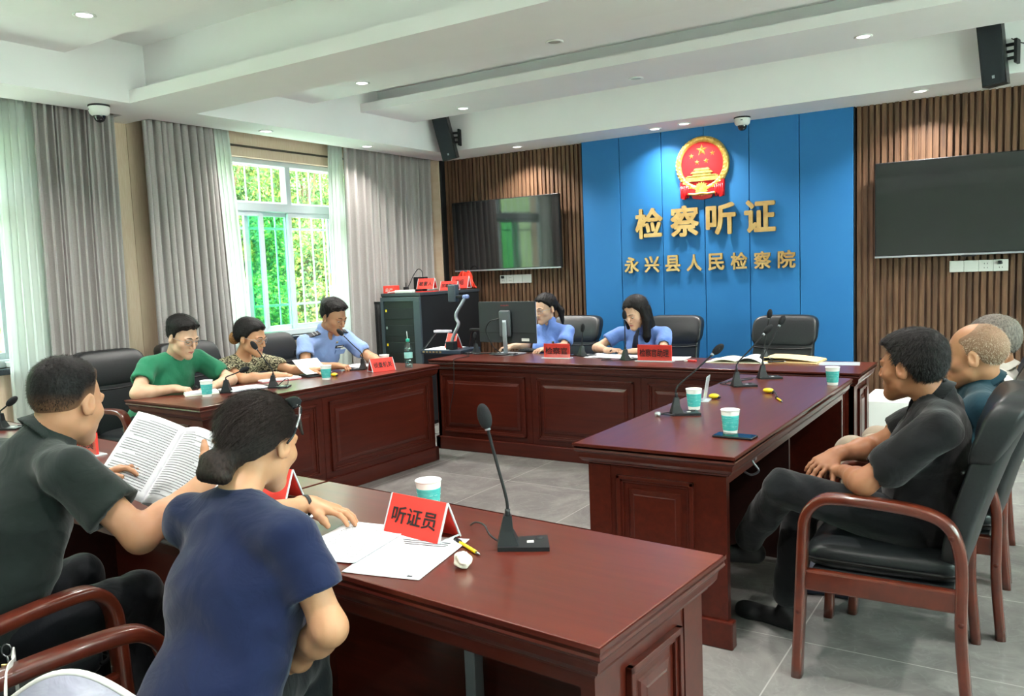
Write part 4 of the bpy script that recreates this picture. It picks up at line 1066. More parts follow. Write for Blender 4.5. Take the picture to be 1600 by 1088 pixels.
for x0, x1, y in ((-.21, -.09, -.13), (.11, .17, .12)):
    a = MB(); a.sweep([(x0-.02 if x0 < 0 else x0, y, .035), ((x1), y*.8, .20)], rrect(.016, .010, .003, 1), (0, 1, 0)); o = a.build('lamp_arm', M_blackp, t)
    MB().box(x1-.02, x1+.15, y*.8-.025, y*.8+.025, .190, .212, b=.005, M=Matrix.Translation((0, 0, 0))).build('lamp_head', mat('lamp_white', 'C9C4D2', .35) if x0 < 0 else M_blackp, o)
MB().tube(spline([(-4.28, 5.80, TT+.01), (-4.16, 5.72, TT+.006), (-4.11, 5.452, TT+.010), (-4.105, 5.425, TT-.01), (-4.105, 5.42, .66), (-4.12, 5.425, .52), (-4.16, 5.425, .38), (-4.17, 5.42, .32)], 8), .0035, 6).build('hanging_cable', M_blackp)
tag(D.objects['hanging_cable'], 'thin black cable hanging down the front of the presiding desk', 'cable')
mb = MB(); rnd = random.Random(8)
for k in range(5):
    pts = [(-4.25+rnd.uniform(-.02, .5), 5.80+rnd.uniform(0, .12), TT+.006+rnd.uniform(0, .02)) for _ in range(5)]; pts.sort()
    mb.tube(spline(pts, 5), .0035, 6)
mb.build('cable_tangle', M_blackp)
tag(D.objects['cable_tangle'], 'tangle of black cables lying in front of the monitor stand', 'cables', kind='stuff')

# equipment rack --------------------------------------------------------
t = thing('equipment_rack', 'black equipment cabinet with smoked glass door in the left corner', 'cabinet', (-5.33, 6.70, 0), 0)
MB().box(-.24, .26, -.48, .50, 0.04, 1.285, b=.004).build('case', mat('rack_black', '14171A', .45), t)
MB().box(-.245, .265, -.49, .51, 1.285, 1.315, b=.004).build('top_panel', mat('rack_top', '30363C', .4), t)
MB().box(-.22, .24, -.46, .48, 0, .04).build('base', M_blackmatte, t)
MB().box(-.20, .18, -.495, -.481, .10, 1.25, b=.002).build('inside_shade_panel', mat('rack_inside_shade', '0A0D0F', .5), t)  # dark slab on the solid case, painted as the shaded inside
fr_ = MB(); fr_.box(.18, .262, -.505, -.4815, .06, 1.236, b=.003).box(-.242, -.205, -.505, -.4815, .06, 1.236, b=.003).box(-.242, .262, -.504, -.4815, 1.235, 1.275, b=.003); fr_.build('door_frame', mat('rack_frame', '39434B', .4), t)
for k, z in enumerate((1.12, .95, .78, .55, .35)):
    d_ = MB().box(-.19, .17, -.498, -.490, z-.06, z+.05, b=.003).build('rack_unit', mat('rack_unit', '0F1417', .6), t)
    MB().box(-.185, -.165, -.4995, -.4975, z+.01, z+.035).build('indicator', M_yellow if k in (0, 2) else M_silver, d_)
dr = MB(); dr.box(-.33, -.245, -.492, -.485, .12, 1.21); o = dr.build('glass_door', M_smoke, t)
MB().box(-.33, -.24, -.498, -.480, 1.21, 1.235).build('door_edge', M_blackp, o)
t = thing('wifi_router', 'small black box with antenna cable on top of the black cabinet', 'router', (-5.49, 6.75, 1.315), R(0))
MB().box(-.075, .075, -.03, .03, .02, .15, b=.006).build('case', M_blackp, t)
MB().box(-.05, .05, -.04, .04, 0, .02, b=.004).build('foot', M_blackp, t)
MB().tube(spline([(.03, 0, .15), (.02, 0, .21), (-.03, 0, .23), (-.10, 0, .16), (-.15, -.02, .06), (-.20, -.06, .012)], 6), .004, 6).build('cable', M_blackp, t)
t = thing('power_adapter', 'small black adapter standing beside the router on the cabinet', 'adapter', (-5.44, 6.45, 1.315), 0)
MB().box(-.022, .022, -.02, .02, 0, .055, b=.004).build('body', M_blackp, t); MB().tube([(0, 0, .055), (.0, 0, .10)], .004, 6).build('cable', M_blackp, t)
t = thing('power_strip', 'white power strip lying on the front edge of the cabinet top', 'power strip', (-5.30, 6.26, 1.315), R(4))
MB().box(-.11, .11, -.022, .022, 0, .03, b=.006).build('body', M_plate, t)
MB().tube(spline([(-.11, 0, .015), (-.15, -.01, .012), (-.19, -.03, .006)], 5), .005, 6).build('cable', M_plate, t)
t = thing('red_box', 'small red printed box at the left of the cabinet top', 'box', (-5.49, 6.28, 1.315), R(6))
MB().box(-.07, .07, -.04, .04, 0, .075, b=.002).build('box_body', M_red, t)
label_text('总产', .03, M_plate, t, (0, -.0412, .035), (PI/2, 0, 0), .09, .035, 0, 'printed_mark')
def red_sign_on_rack(x, y, z, rz, txt, label, w=.19, h=.105): return tent_sign((x, y), R(rz), txt, label, w, h, .08, z=z)
red_sign_on_rack(-5.21, 6.50, 1.343, 4, '被害人', 'red tent sign on the cabinet, directly right of the router', .20)
book((-5.21, 6.50), R(4), .21, .10, .028, 'red flat case under the leftmost red sign on the cabinet', M_red, False, 'card_stack', z=1.315, cat='cards')
red_sign_on_rack(-5.19, 6.85, 1.315, 8, '民事警员', 'red tent sign on the cabinet between the first sign and the red knot', .20, .095)
red_sign_on_rack(-5.17, 7.02, 1.33, 4, '田组', 'rightmost red tent sign on the cabinet, in front of the red knot', .21, .125)
mb = MB(); rnd = random.Random(2)
for k in range(26):
    a = rnd.uniform(0, 6.28); r_ = rnd.uniform(.03, .12)
    mb.tube(spline([(r_*math.cos(a), .03*math.sin(a*2), .02+.05*rnd.random()), (r_*.5*math.cos(a+1), .0, .14+.05*rnd.random()), (r_*math.cos(a+2.2), .02, .05+.06*rnd.random()), (r_*1.2*math.cos(a+3), .01, .012)], 5), .010, 7)
o = mb.build('red_rope_knot', mat('red_cord', 'D5341F', .6)); o.location = (-5.20, 7.14, 1.315)
tag(o, 'heap of orange-red cord behind the red signs on the cabinet', 'cord', kind='stuff')

# low white cabinet by the right slats
t = thing('low_cabinet', 'low white cabinet against the slats right of the presiding desk', 'cabinet', (-.58, 7.02, 0), 0)
MB().box(-.58, .58, -.26, .26, .04, .40, b=.006).build('body', M_white, t)
MB().box(-.56, .56, -.24, .24, 0, .04).build('base', M_plate, t)
for x in (-.29, .29):
    d_ = MB().box(x-.28, x+.28, -.272, -.258, .06, .385, b=.003).build('door', M_white, t)
    MB().box(x+.22, x+.235, -.285, -.272, .2, .28, b=.003).build('handle', M_silver, d_)
# box on the left sill and cable hook under the right table
t = thing('white_case', 'small white plastic case on the black window sill at the left edge', 'case', (-5.93, 2.90, .972), R(5))
MB().box(-.03, .03, -.09, .09, 0, .03, b=.006).build('body', M_plate, t); MB().box(-.032, .032, -.092, .092, .03, .04, b=.003).build('lid', M_white, t)
t = thing('hanging_hook', 'small silver headset hook under the near corner of the right table', 'hook', (-1.01, 3.35, .66), 0)
MB().tube(spline([(0, 0, .02), (.01, 0, 0), (.03, 0, -.03), (0, 0, -.05), (-.03, 0, -.04)], 6), .005, 8).build('hook_bar', M_silver, t)
MB().box(-.02, .02, -.012, .012, .015, .025).build('hook_plate', M_silver, t)
sheet((-1.02, 1.75), AF+R(10), .21, .26, 'white sheets on the shelf under the right end of the near table', 0, 3, .01, z=TT-.209)
# ============================================================= people: implicit-surface bodies
def nv(v): v = np.asarray(v, float); return v/np.linalg.norm(v)
class Sd:
    def __init__(s): s.p = []
    def cone(s, a, b, ra, rb, k=.02, op='u', n=None, q=1.0):
        a = np.asarray(a, float); b = np.asarray(b, float); r = max(ra, rb)
        s.p.append(('c', a, b, ra, rb, n, q, np.minimum(a, b)-r, np.maximum(a, b)+r, k, op)); return s
    def chain(s, pts, rs, k=.02, n=None, q=1.0):
        for i in range(len(pts)-1): s.cone(pts[i], pts[i+1], rs[i], rs[i+1], k, 'u', n, q)
        return s
    def ell(s, c, r, M=None, k=.02, op='u'):
        c = np.asarray(c, float); r = np.asarray(r, float)*np.ones(3); M = np.eye(3) if M is None else np.asarray(M)
        e = np.abs(M)@r
        s.p.append(('e', c, r, M, None, None, None, c-e, c+e, k, op)); return s
    def fn(s, f, lo, hi, k=.0, op='u'):
        s.p.append(('f', f, None, None, None, None, None, np.asarray(lo, float), np.asarray(hi, float), k, op)); return s
    def bounds(s):
        u = [p for p in s.p if p[10] == 'u']; return np.min([p[7] for p in u], 0), np.max([p[8] for p in u], 0)
def prim_eval(p, X, Y, Z):
    if p[0] == 'c':
        a, b, ra, rb, n, q = p[1:7]; ba = b-a; L = float(ba@ba)+1e-12
        x, y, z = X-a[0], Y-a[1], Z-a[2]
        h = np.clip((x*ba[0]+y*ba[1]+z*ba[2])/L, 0, 1)
        x = x-h*ba[0]; y = y-h*ba[1]; z = z-h*ba[2]
        if n is not None and q != 1:
            t = (x*n[0]+y*n[1]+z*n[2])*(1/q-1); x = x+t*n[0]; y = y+t*n[1]; z = z+t*n[2]
            return (np.sqrt(x*x+y*y+z*z)-(ra+(rb-ra)*h))*(.5+.5*q)
        return np.sqrt(x*x+y*y+z*z)-(ra+(rb-ra)*h)
    if p[0] == 'e':
        c, r, M = p[1:4]; x, y, z = X-c[0], Y-c[1], Z-c[2]
        u = [(x*M[0, i]+y*M[1, i]+z*M[2, i]) for i in range(3)]
        k0 = np.sqrt((u[0]/r[0])**2+(u[1]/r[1])**2+(u[2]/r[2])**2); k1 = np.sqrt((u[0]/r[0]**2)**2+(u[1]/r[1]**2)**2+(u[2]/r[2]**2)**2)
        return k0*(k0-1)/np.maximum(k1, 1e-6)
    return p[1](X, Y, Z)
def smin(a, b, k):
    if k <= 0: return np.minimum(a, b)
    h = np.maximum(k-np.abs(a-b), 0)/k; return np.minimum(a, b)-h*h*k*.25
def field(sd, lo, hi, h, disp=None):
    lo = np.asarray(lo, float); n = np.maximum(3, np.ceil((np.asarray(hi)-lo)/h).astype(int)+1)
    ax = [(lo[i]+h*np.arange(n[i])).astype(np.float32) for i in range(3)]
    d = np.full(n, .25, np.float32)
    for p in sd.p:
        m = p[9]+.03 if p[0] != 'f' else 0
        i0 = [max(0, int((p[7][i]-m-lo[i])/h)) for i in range(3)]; i1 = [min(n[i], int((p[8][i]+m-lo[i])/h)+2) for i in range(3)]
        if any(i1[i] <= i0[i] for i in range(3)): continue
        X = ax[0][i0[0]:i1[0], None, None]; Y = ax[1][None, i0[1]:i1[1], None]; Z = ax[2][None, None, i0[2]:i1[2]]
        sl = tuple(slice(i0[i], i1[i]) for i in range(3))
        v = prim_eval(p, X, Y, Z); v = np.broadcast_to(v, d[sl].shape)
        if p[10] == 'u': d[sl] = smin(d[sl], v, p[9])
        elif p[10] == 's': d[sl] = -smin(-d[sl], v, p[9])
        elif p[10] == 'i': d[sl] = -smin(-d[sl], -v, p[9])
    if disp is not None:
        X = ax[0][:, None, None]; Y = ax[1][None, :, None]; Z = ax[2][None, None, :]
        d = d+disp(X, Y, Z)
    return d, lo, h
def surf(d, lo, h, relax=1):
    nx, ny, nz = d.shape; ins = d < 0
    c = np.zeros((nx-1, ny-1, nz-1), np.int8)
    offs = [(i, j, k) for i in (0, 1) for j in (0, 1) for k in (0, 1)]
    for i, j, k in offs: c += ins[i:nx-1+i, j:ny-1+j, k:nz-1+k]
    act = (c > 0) & (c < 8); I = np.argwhere(act)
    if len(I) == 0: return np.zeros((0, 3)), np.zeros((0, 4), int)
    vals = np.stack([d[I[:, 0]+i, I[:, 1]+j, I[:, 2]+k] for i, j, k in offs], 1)
    acc = np.zeros((len(I), 3)); cnt = np.zeros(len(I)); O = np.array(offs, float)
    for a in range(8):
        for b in range(a+1, 8):
            if abs(O[a]-O[b]).sum() != 1: continue
            va, vb = vals[:, a], vals[:, b]; m = (va < 0) != (vb < 0)
            t = va[m]/(va[m]-vb[m]); acc[m] += O[a]+(O[b]-O[a])*t[:, None]; cnt[m] += 1
    V = (I+acc/cnt[:, None])*h+lo
    idx = np.full(act.shape, -1, np.int64); idx[I[:, 0], I[:, 1], I[:, 2]] = np.arange(len(I))
    F = []
    for ax_ in range(3):
        u, w = [(1, 2), (2, 0), (0, 1)][ax_]
        s0 = [slice(1, -1)]*3; s0[ax_] = slice(0, -1); s1 = [slice(1, -1)]*3; s1[ax_] = slice(1, None)
        A = ins[tuple(s0)]; B = ins[tuple(s1)]; E = np.argwhere(A != B)
        if len(E) == 0: continue
        base = E.copy(); base[:, u] += 1; base[:, w] += 1
        flip = A[E[:, 0], E[:, 1], E[:, 2]]
        def cell(du, dw):
            q = base.copy(); q[:, u] += du; q[:, w] += dw; return idx[q[:, 0], q[:, 1], q[:, 2]]
        Q = np.stack([cell(-1, -1), cell(0, -1), cell(0, 0), cell(-1, 0)], 1)
        Q[~flip] = Q[~flip][:, ::-1]; F.append(Q)
    F = np.concatenate(F); F = F[(F >= 0).all(1)]
    for _ in range(relax):
        S_ = np.zeros_like(V); C_ = np.zeros(len(V))
        for a, b in ((0, 1), (1, 2), (2, 3), (3, 0)):
            np.add.at(S_, F[:, a], V[F[:, b]]); np.add.at(C_, F[:, a], 1); np.add.at(S_, F[:, b], V[F[:, a]]); np.add.at(C_, F[:, b], 1)
        m = C_ > 0; V[m] = V[m]*.5+.5*S_[m]/C_[m][:, None]
    return V, F
def multires(sd, h, fine):
    """fine: list of (lo, hi, h). one surface; finer facets inside the boxes"""
    lo, hi = sd.bounds(); m = h*2+.01
    V, F = surf(*field(sd, lo-m, hi+m, h))
    VV, FF = [V], []
    for a, b, hf in fine:
        a = np.asarray(a); b = np.asarray(b)
        ins = ((V > a+h*1.1) & (V < b-h*1.1)).all(1); F = F[~ins[F].all(1)]
    FF.append(F); off = len(V)
    for a, b, hf in fine:
        v, f = surf(*field(sd, a, b, hf)); VV.append(v); FF.append(f+off); off += len(v)
    return np.concatenate(VV), np.concatenate(FF)
def npmesh(name, V, F, mat_, parent, origin=(0, 0, 0)):
    V = V-np.asarray(origin); me = D.meshes.new(name)
    me.vertices.add(len(V)); me.vertices.foreach_set('co', V.astype(np.float32).ravel())
    k = F.shape[1]; me.loops.add(len(F)*k); me.loops.foreach_set('vertex_index', F.astype(np.int32).ravel())
    me.polygons.add(len(F)); me.polygons.foreach_set('loop_start', np.arange(0, len(F)*k, k, dtype=np.int32))
    me.polygons.foreach_set('use_smooth', np.ones(len(F), bool)); me.update(); me.validate()
    return link(name, me, mat_, parent)
def sdmesh(name, sd, h, mat_, parent, origin, disp=None, relax=1):
    lo, hi = sd.bounds(); m = h*2+.012
    V, F = surf(*field(sd, lo-m, hi+m, h, disp), relax=relax); return npmesh(name, V, F, mat_, parent, origin)

def skin(name, c0, c1):
    if name in MATS: return MATS[name]
    m = mat(name, c0, .48, spec=.35, sub=.12); n, l, b = nodes(m); v = coords(m); f = noise_tex(m, v, 14, 5); f2 = noise_tex(m, v, 220, 3)
    l.new(ramp(m, f, [(.3, c0), (.7, c1)]), b.inputs['Base Color']); bump(m, f2, .12, .001); return m
def cloth(name, c0, c1, bs=.16):
    if name in MATS: return MATS[name]
    m = mat(name, c0, .88, spec=.12, sheen=.15); n, l, b = nodes(m); v = coords(m)
    f = noise_tex(m, v, 5, 4, .5, 1.5); f2 = noise_tex(m, v, 9, 3, .45, 2.2)
    l.new(ramp(m, f, [(.3, c0), (.7, c1)]), b.inputs['Base Color']); bump(m, f2, bs, .03); return m
def hairm(name, c0, c1):
    if name in MATS: return MATS[name]
    m = mat(name, c0, .55, spec=.22); n, l, b = nodes(m); v = coords(m, (1, 1, .35)); f = noise_tex(m, v, 150, 4)
    l.new(ramp(m, f, [(.3, c0), (.7, c1)]), b.inputs['Base Color']); bump(m, f, .6, .004); return m
M_skinA = skin('skin_tan', 'A87A5A', 'B4876A'); M_skinB = skin('skin_light', 'B0805F', 'BC8E6E'); M_skinC = skin('skin_brown', '8C5C40', '9C6C50')
M_skinD = skin('skin_old', 'A07252', 'B28264'); M_skinP = skin('skin_pale', 'C39A7E', 'CDA78D')
M_hair = hairm('hair_black', '0C0B0B', '1B1817'); M_hairbr = hairm('hair_darkbrown', '15100E', '2A211D'); M_hairgr = hairm('hair_grey', '4A443F', '7A726A')
M_hairwh = hairm('hair_white', '9A8672', 'BBAA98'); M_hairtan = hairm('hair_golden', '7A5230', 'A0764A')
M_lips = mat('lips', 'A8605A', .45); M_eyew = mat('eye_white', 'D8D4CC', .25); M_iris = mat('iris', '1A120E', .15)

def head_frame(pos, yaw, pitch, roll):
    """yaw: azimuth of the face in degrees from +x; pitch: degrees looking down"""
    y_, p_, r_ = R(yaw), R(pitch), R(roll)
    f = np.array([math.cos(y_)*math.cos(p_), math.sin(y_)*math.cos(p_), -math.sin(p_)])
    r0 = np.array([math.sin(y_), -math.cos(y_), 0]); u0 = np.cross(r0, f)
    r = r0*math.cos(r_)+u0*math.sin(r_); u = np.cross(r, f)
    return np.stack([r, f, u], 1)      # columns: right, forward, up
def smooth01(t): t = np.clip(t, 0, 1); return t*t*(3-2*t)
def build_hand(sd, wrist, d, n, side, curl=(.35, .45, .3), s=1.0, spread=.0, thumb_in=.3, curls=None):
    w = np.asarray(wrist, float); d = nv(d); n = np.asarray(n, float); n = nv(n-d*(n@d)); sv = np.cross(d, n)*side
    K = .010*s
    kn = [w+d*(.084-.004*abs(i-1))*s+sv*o*s+n*(-.004+.003*abs(i-1.4))*s for i, o in enumerate((.030, .010, -.011, -.030))]
    sd.cone(w-d*.03*s, w+d*.012*s, .025*s, .024*s, .02, 'u', n, .78)
    for q in kn: sd.cone(w+d*.012*s+(q-w-d*.08*s)*.45, q, .0165*s, .0115*s, .014)
    sd.ell(w+d*.048*s+n*.004*s, (.034*s, .036*s, .013*s), np.stack([sv, d, n], 1), .014)
    L = (.072, .080, .074, .058); rr = (.0088, .0092, .0088, .0078)
    for i in range(4):
        p = kn[i]; a = 0; dir0 = nv(d+sv*(1.5-i)*(.06+spread)); cc = curls[i] if curls else curl
        for j, (fr_, c_) in enumerate(zip((.46, .30, .24), cc)):
            a += c_; v = dir0*math.cos(a)+n*math.sin(a); q = p+v*L[i]*fr_*s
            sd.cone(p, q, (rr[i]-.0006*j)*s, (rr[i]-.0006*(j+1))*s, .005); p = q
    b0 = w+d*.022*s+sv*.020*s+n*.004*s; b1 = b0+(d*.030+sv*(.026-.012*thumb_in)+n*.012)*s; 
    t1 = nv(d*.75+sv*(.55-.9*thumb_in)+n*(.15+.5*thumb_in)); b2 = b1+t1*.032*s; b3 = b2+nv(t1+n*.15)*.026*s
    sd.chain([b0, b1, b2, b3], [.016*s, .0125*s, .0105*s, .0085*s], .010)
    tips = w+d*.10*s
    return tips
def skull_prims(sd, H, o, s, k=.02, old=False):
    def P(x, y, z): return o+H@(np.array([x, y, z])*s)
    sd.ell(P(0, -.014, .034), np.array([.076, .097, .086])*s, H, k)
    sd.ell(P(0, .028, -.005), np.array([.064, .066, .080])*s, H, k)
    return P
def person(label, hp, yaw, pitch, J, roll=0, s=1.0, skin_=M_skinB, hair=None, girth=1.0, shirt=None, trousers=None, shoes=None, detail=1, female=False, origin=None, hands=None, glasses=None, old=False, extra=None, neck_r=None, jaw=1.0):
    """J: joints in world coordinates"""
    H = head_frame(hp, yaw, pitch, roll); o = np.array(hp, float)
    org = np.array([J['pelvis'][0], J['pelvis'][1], 0.0]) if origin is None else np.array(origin, float)
    root = thing('person', label, 'person', tuple(org))
    sd = Sd(); P = lambda x, y, z: o+H@(np.array([x, y, z])*s)
    g = girth
    # ---- head
    skull_prims(sd, H, o, s)
    sd.cone(P(-.030, .012, -.062), P(0, .072, -.094), .030*s*jaw, .021*s, .025); sd.cone(P(.030, .012, -.062), P(0, .072, -.094), .030*s*jaw, .021*s, .025)
    sd.ell(P(0, .040, -.055), np.array([.046*jaw, .048, .046])*s, H, .02)
    for e in (-1, 1):
        sd.ell(P(e*.044, .056, -.024), np.array([.022, .022, .020])*s, H, .022)            # cheek
        sd.ell(P(e*.030, .100, .006), np.array([.020, .013, .012])*s, H, .014, 's')         # eye socket
        sd.ell(P(e*.031, .0795, .0095), np.array([.0165, .0120, .0088])*s, H, .004)          # upper lid
        sd.ell(P(e*.031, .0790, -.0060), np.array([.0150, .0100, .0060])*s, H, .005)         # lower lid
        sd.cone(P(e*.012, .091, .022), P(e*.046, .079, .022), .0075*s, .0065*s, .012)       # brow
    sd.chain([P(0, .090, .016), P(0, .101, -.006), P(0, .110, -.028)], [.0068*s, .0078*s, .0100*s], .009)
    for e in (-1, 1): sd.ell(P(e*.0125, .099, -.033), np.array([.0075, .009, .0065])*s, H, .006)
    sd.ell(P(0, .084, -.060), np.array([.026, .014, .018])*s, H, .012)
    sd.ell(P(0, .098, -.0625), np.array([.030, .006, .0016])*s, H, .005, 's')                # mouth line
    sd.ell(P(0, .0815, -.092), np.array([.018, .013, .014])*s, H, .014)
    if old:
        for e in (-1, 1): sd.cone(P(e*.017, .102, -.036), P(e*.034, .085, -.066), .003*s, .003*s, .004, 's')
    for e in (-1, 1):                                                                        # ears
        Re = H@np.array(Matrix.Rotation(R(-12), 3, 'X'))@np.array(Matrix.Rotation(e*R(-22), 3, 'Z'))
        sd.ell(P(e*.079, -.010, -.004), np.array([.0075, .0185, .031])*s, Re, .006)
        sd.ell(P(e*.0875, -.006, .002), np.array([.0065, .0105, .019])*s, Re, .004, 's')
        sd.cone(P(e*.081, .004, -.012), P(e*.079, .0, -.027), .0055*s, .006*s, .004)
    nb = np.array(J['neck'], float); nr = (neck_r or (.050 if female else .059))
    sd.cone(P(0, -.024, -.045), nb, nr*.92, nr*1.0, .018)
    # ---- torso
    Ls, Rs = np.array(J['Ls'], float), np.array(J['Rs'], float); pel = np.array(J['pelvis'], float)
    side = nv(Rs-Ls); mid = (Ls+Rs)/2; up = nv(mid-pel); fw = nv(np.cross(up, side)); 
    if 'fwd' in J and np.dot(fw, J['fwd']) < 0: fw = -fw
    sw = np.linalg.norm(Rs-Ls)/2
    belly = np.array(J.get('belly', pel*.55+mid*.45+fw*(.03*g))); chest = np.array(J.get('chest', pel*.22+mid*.78-up*.03+fw*.015))
    def torso(sd_, e):
        fm = .92 if female else 1.0
        sd_.chain([pel, belly, chest, mid-up*.035], [(.142*g+e), (.138*g+e)*fm, (.145*g*fm+e), (.088*g*fm+e)], .05, fw, .70)
        sd_.cone(Ls*.93+mid*.07, Rs*.93+mid*.07, .043*fm+e, .043*fm+e, .04)
        for q in (Ls, Rs): sd_.cone(nb-up*.022, q*.85+mid*.15+up*.004, .040*fm+e*.8, .040*fm+e, .03)
        if female:
            for e2 in (-1, 1): sd_.ell(chest+side*e2*.070+fw*(.085)-up*.02, (.062+e,)*3, None, .05)
    torso(sd, -.013)
    ar = (.040 if female else .046)*(.5+.5*g)
    def upper(sd_, e, fr_=1.0, end=None):
        for S0, E0 in (('Ls', 'Le'), ('Rs', 'Re')):
            a = np.array(J[S0], float); b = np.array(J[E0], float); b2 = a+(b-a)*fr_
            sd_.cone(a, b2, ar+e, (ar*.84 if end is None else end), .035)
    upper(sd, 0)
    for E0, W0 in (('Le', 'Lw'), ('Re', 'Rw')):
        a = np.array(J[E0], float); b = np.array(J[W0], float); m_ = a*.68+b*.32
        sd.chain([a, m_, b], [ar*.84, ar*.84, .0265 if not female else .0235], .03)
    fine = [(o-.150*s, o+.150*s, .0032 if detail > 1 else .0042)]
    fine[0] = (fine[0][0]-[0, 0, .01], fine[0][1], fine[0][2])
    for k_, W0 in (('L', 'Lw'), ('R', 'Rw')):
        if hands and k_ in hands:
            hd = dict(hands[k_]); build_hand(sd, J[W0], hd.pop('d'), hd.pop('n'), (1 if k_ == 'R' else -1)*hd.pop('flip', 1), **hd)
            c_ = np.array(J[W0])+nv(hands[k_]['d'])*.09; fine.append((c_-.135, c_+.135, .0030 if detail > 1 else .0040))
    # ---- legs under the cloth
    legs = [(J['Lh'], J['Lk'], J['La']), (J['Rh'], J['Rk'], J['Ra'])] if 'Lk' in J else []
    for h_, k2, a_ in legs:
        sd.cone(h_, k2, .078*g, .052, .03); sd.chain([k2, np.array(k2)*.6+np.array(a_)*.4, a_], [.052, .050, .034], .02)
    V, F = multires(sd, .0085, fine); npmesh('body', V, F, skin_, root, org)
    # ---- face parts
    def fpart(name, mb, mt): return mb.build(name, mt, root)
    Mh = Matrix([list(H[i])+[0] for i in range(3)]+[[0, 0, 0, 1]]); Mh.translation = Vector(o-org); Mh = Mh @ Matrix.Scale(s, 4)
    for e in (-1, 1):
        ey = MB(); ey.ball((e*.031, .0770, .0020), .0120, 16, 12, M=Mh); ey = ey.build('eye', M_eyew, root)
        MB().ball((e*.031, .0845, -.0010), .0054, 12, 8, M=Mh).build('iris', M_iris, ey)
        MB().tube([(e*.017, .0885, .0020), (e*.024, .0915, .0005), (e*.032, .0915, -.0002), (e*.040, .0885, .0005), (e*.047, .0830, .0025)], [.0006, .0011, .0012, .0011, .0006], 6, M=Mh).build('eyelashes', M_hair, root)
        MB().tube([(e*.012, .0980, .0245), (e*.022, .0980, .0285), (e*.034, .0930, .0295), (e*.046, .0840, .0265)], [.0018, .0030, .0026, .0010], 8, M=Mh).build('eyebrow', M_hairgr if old else M_hair, root)
    lp = MB(); lp.tube([(-.022, .0910, -.0620), (-.010, .0965, -.0590), (0, .0970, -.0600), (.010, .0965, -.0590), (.022, .0910, -.0620)], [.0010, .0032, .0030, .0032, .0010], 8, M=Mh)
    lp.tube([(-.021, .0910, -.0632), (0, .0962, -.0672), (.021, .0910, -.0632)], [.0010, .0042, .0010], 8, M=Mh); fpart('lips', lp, M_lips)
    # ---- hair
    if hair: build_hair(hair, H, o, s, org, root, detail)
    # ---- clothes
    hh = .0075 if detail > 1 else .010
    if shirt:
        sh = Sd(); e = shirt.get('e', .012); sl = shirt.get('sleeve', .62)*.86
        for S0, E0 in (('Ls', 'Le'), ('Rs', 'Re')):
            a = np.array(J[S0], float); b = np.array(J[E0], float); b2 = a+(b-a)*sl
            sh.cone(a, b2, ar+e+.004, ar+e+shirt.get('flare', .010), .035); dd = nv(b-a)
            if sl < 1: 
                def cut(X, Y, Z, b2=b2, dd=dd): return ((X-b2[0])*dd[0]+(Y-b2[1])*dd[1]+(Z-b2[2])*dd[2])
                def cutf(X, Y, Z, b2=b2, dd=dd, rr=ar+e+.045):
                    t = cut(X, Y, Z); q = np.sqrt(np.maximum(0, (X-b2[0])**2+(Y-b2[1])**2+(Z-b2[2])**2-t*t)); return np.maximum(-t, q-rr)
                sh.fn(lambda X, Y, Z, cf=cutf: cf(X, Y, Z), b2-.14, b2+.14, .006, 's')
                sh.cone(b2-dd*.012, b2+dd*.06, ar*.93+.004, ar*.93+.004, .0, 's')
        torso(sh, e)
        hem = pel-up*.10
        if shirt.get('hem', True): sh.cone(pel, hem, .142*g+e, .146*g+e, .04, 'u', fw, .72)
        nd = nv(o-nb); tilt = shirt.get('scoop', .0)
        nt = nb+nd*.006+fw*tilt
        if shirt.get('collar'): 
            sh.cone(nb-up*.035, nb+nd*.020, nr+.026, nr+.009, .02)
            sh.cone(nt+nd*.034, nt+nd*.14, nr*.96, nr*1.0+.01, .004, 's')
            sh.cone(nb+fw*.085-up*.085, nb+fw*.060+nd*.03, .004, .034, .004, 's')
        else: sh.cone(nt+nd*.014, nt+nd*.14, nr*1.0+.006+tilt*.6, nr*1.2+.05, .008, 's')
        ph = random.Random(label).uniform(0, 6)
        A_ = shirt.get('fold', .0032)
        def disp(X, Y, Z):
            a1 = X*side[0]+Y*side[1]+Z*side[2]; a3 = Z
            w_ = np.sin(a3*34+9*a1+2.2*np.sin(a1*17+ph)+1.6*np.sin((X-Y)*13+a3*6))
            w2 = np.sin(a3*61-22*a1+2.0*np.sin(a1*29+ph*2)+(X+Y)*21)
            return -A_*(np.abs(w_)**.5*np.sign(w_)*.7+.45*w2)
        sdmesh('shirt', sh, hh, shirt['mat'], root, org, disp)
        if shirt.get('collar'):
            cl = Sd(); rc = nr*1.0+.003
            # ring around the neck, folded outwards
            c0 = nb+nd*.020-fw*.002
            def ringf(X, Y, Z, hgt=.021, r0=rc):
                x, y, z = X-c0[0], Y-c0[1], Z-c0[2]; fdot = x*fw[0]+y*fw[1]+z*fw[2]
                ax2 = nv(nd+fw*.35); t = x*ax2[0]+y*ax2[1]+z*ax2[2]; q = np.sqrt(np.maximum(1e-9, x*x+y*y+z*z-t*t))
                rr_ = r0+.012*np.clip(-t/hgt, -1, 1.4)+.004
                sdv = x*side[0]+y*side[1]+z*side[2]
                gap = .016-np.abs(sdv)+np.where(fdot > 0, 0, 1)*1.0*0
                d_ = np.maximum(np.abs(q-rr_)-.0045, np.abs(t)-hgt)
                return np.where(fdot > 0, np.maximum(d_, .020+np.clip(t, -.03, .03)*.7-np.abs(sdv)), d_)
            cl.fn(ringf, c0-.14, c0+.14)
            Vc, Fc = surf(*field(cl, c0-.15, c0+.15, .0045)); npmesh('collar', Vc, Fc, shirt.get('collar_mat', shirt['mat']), root, org)
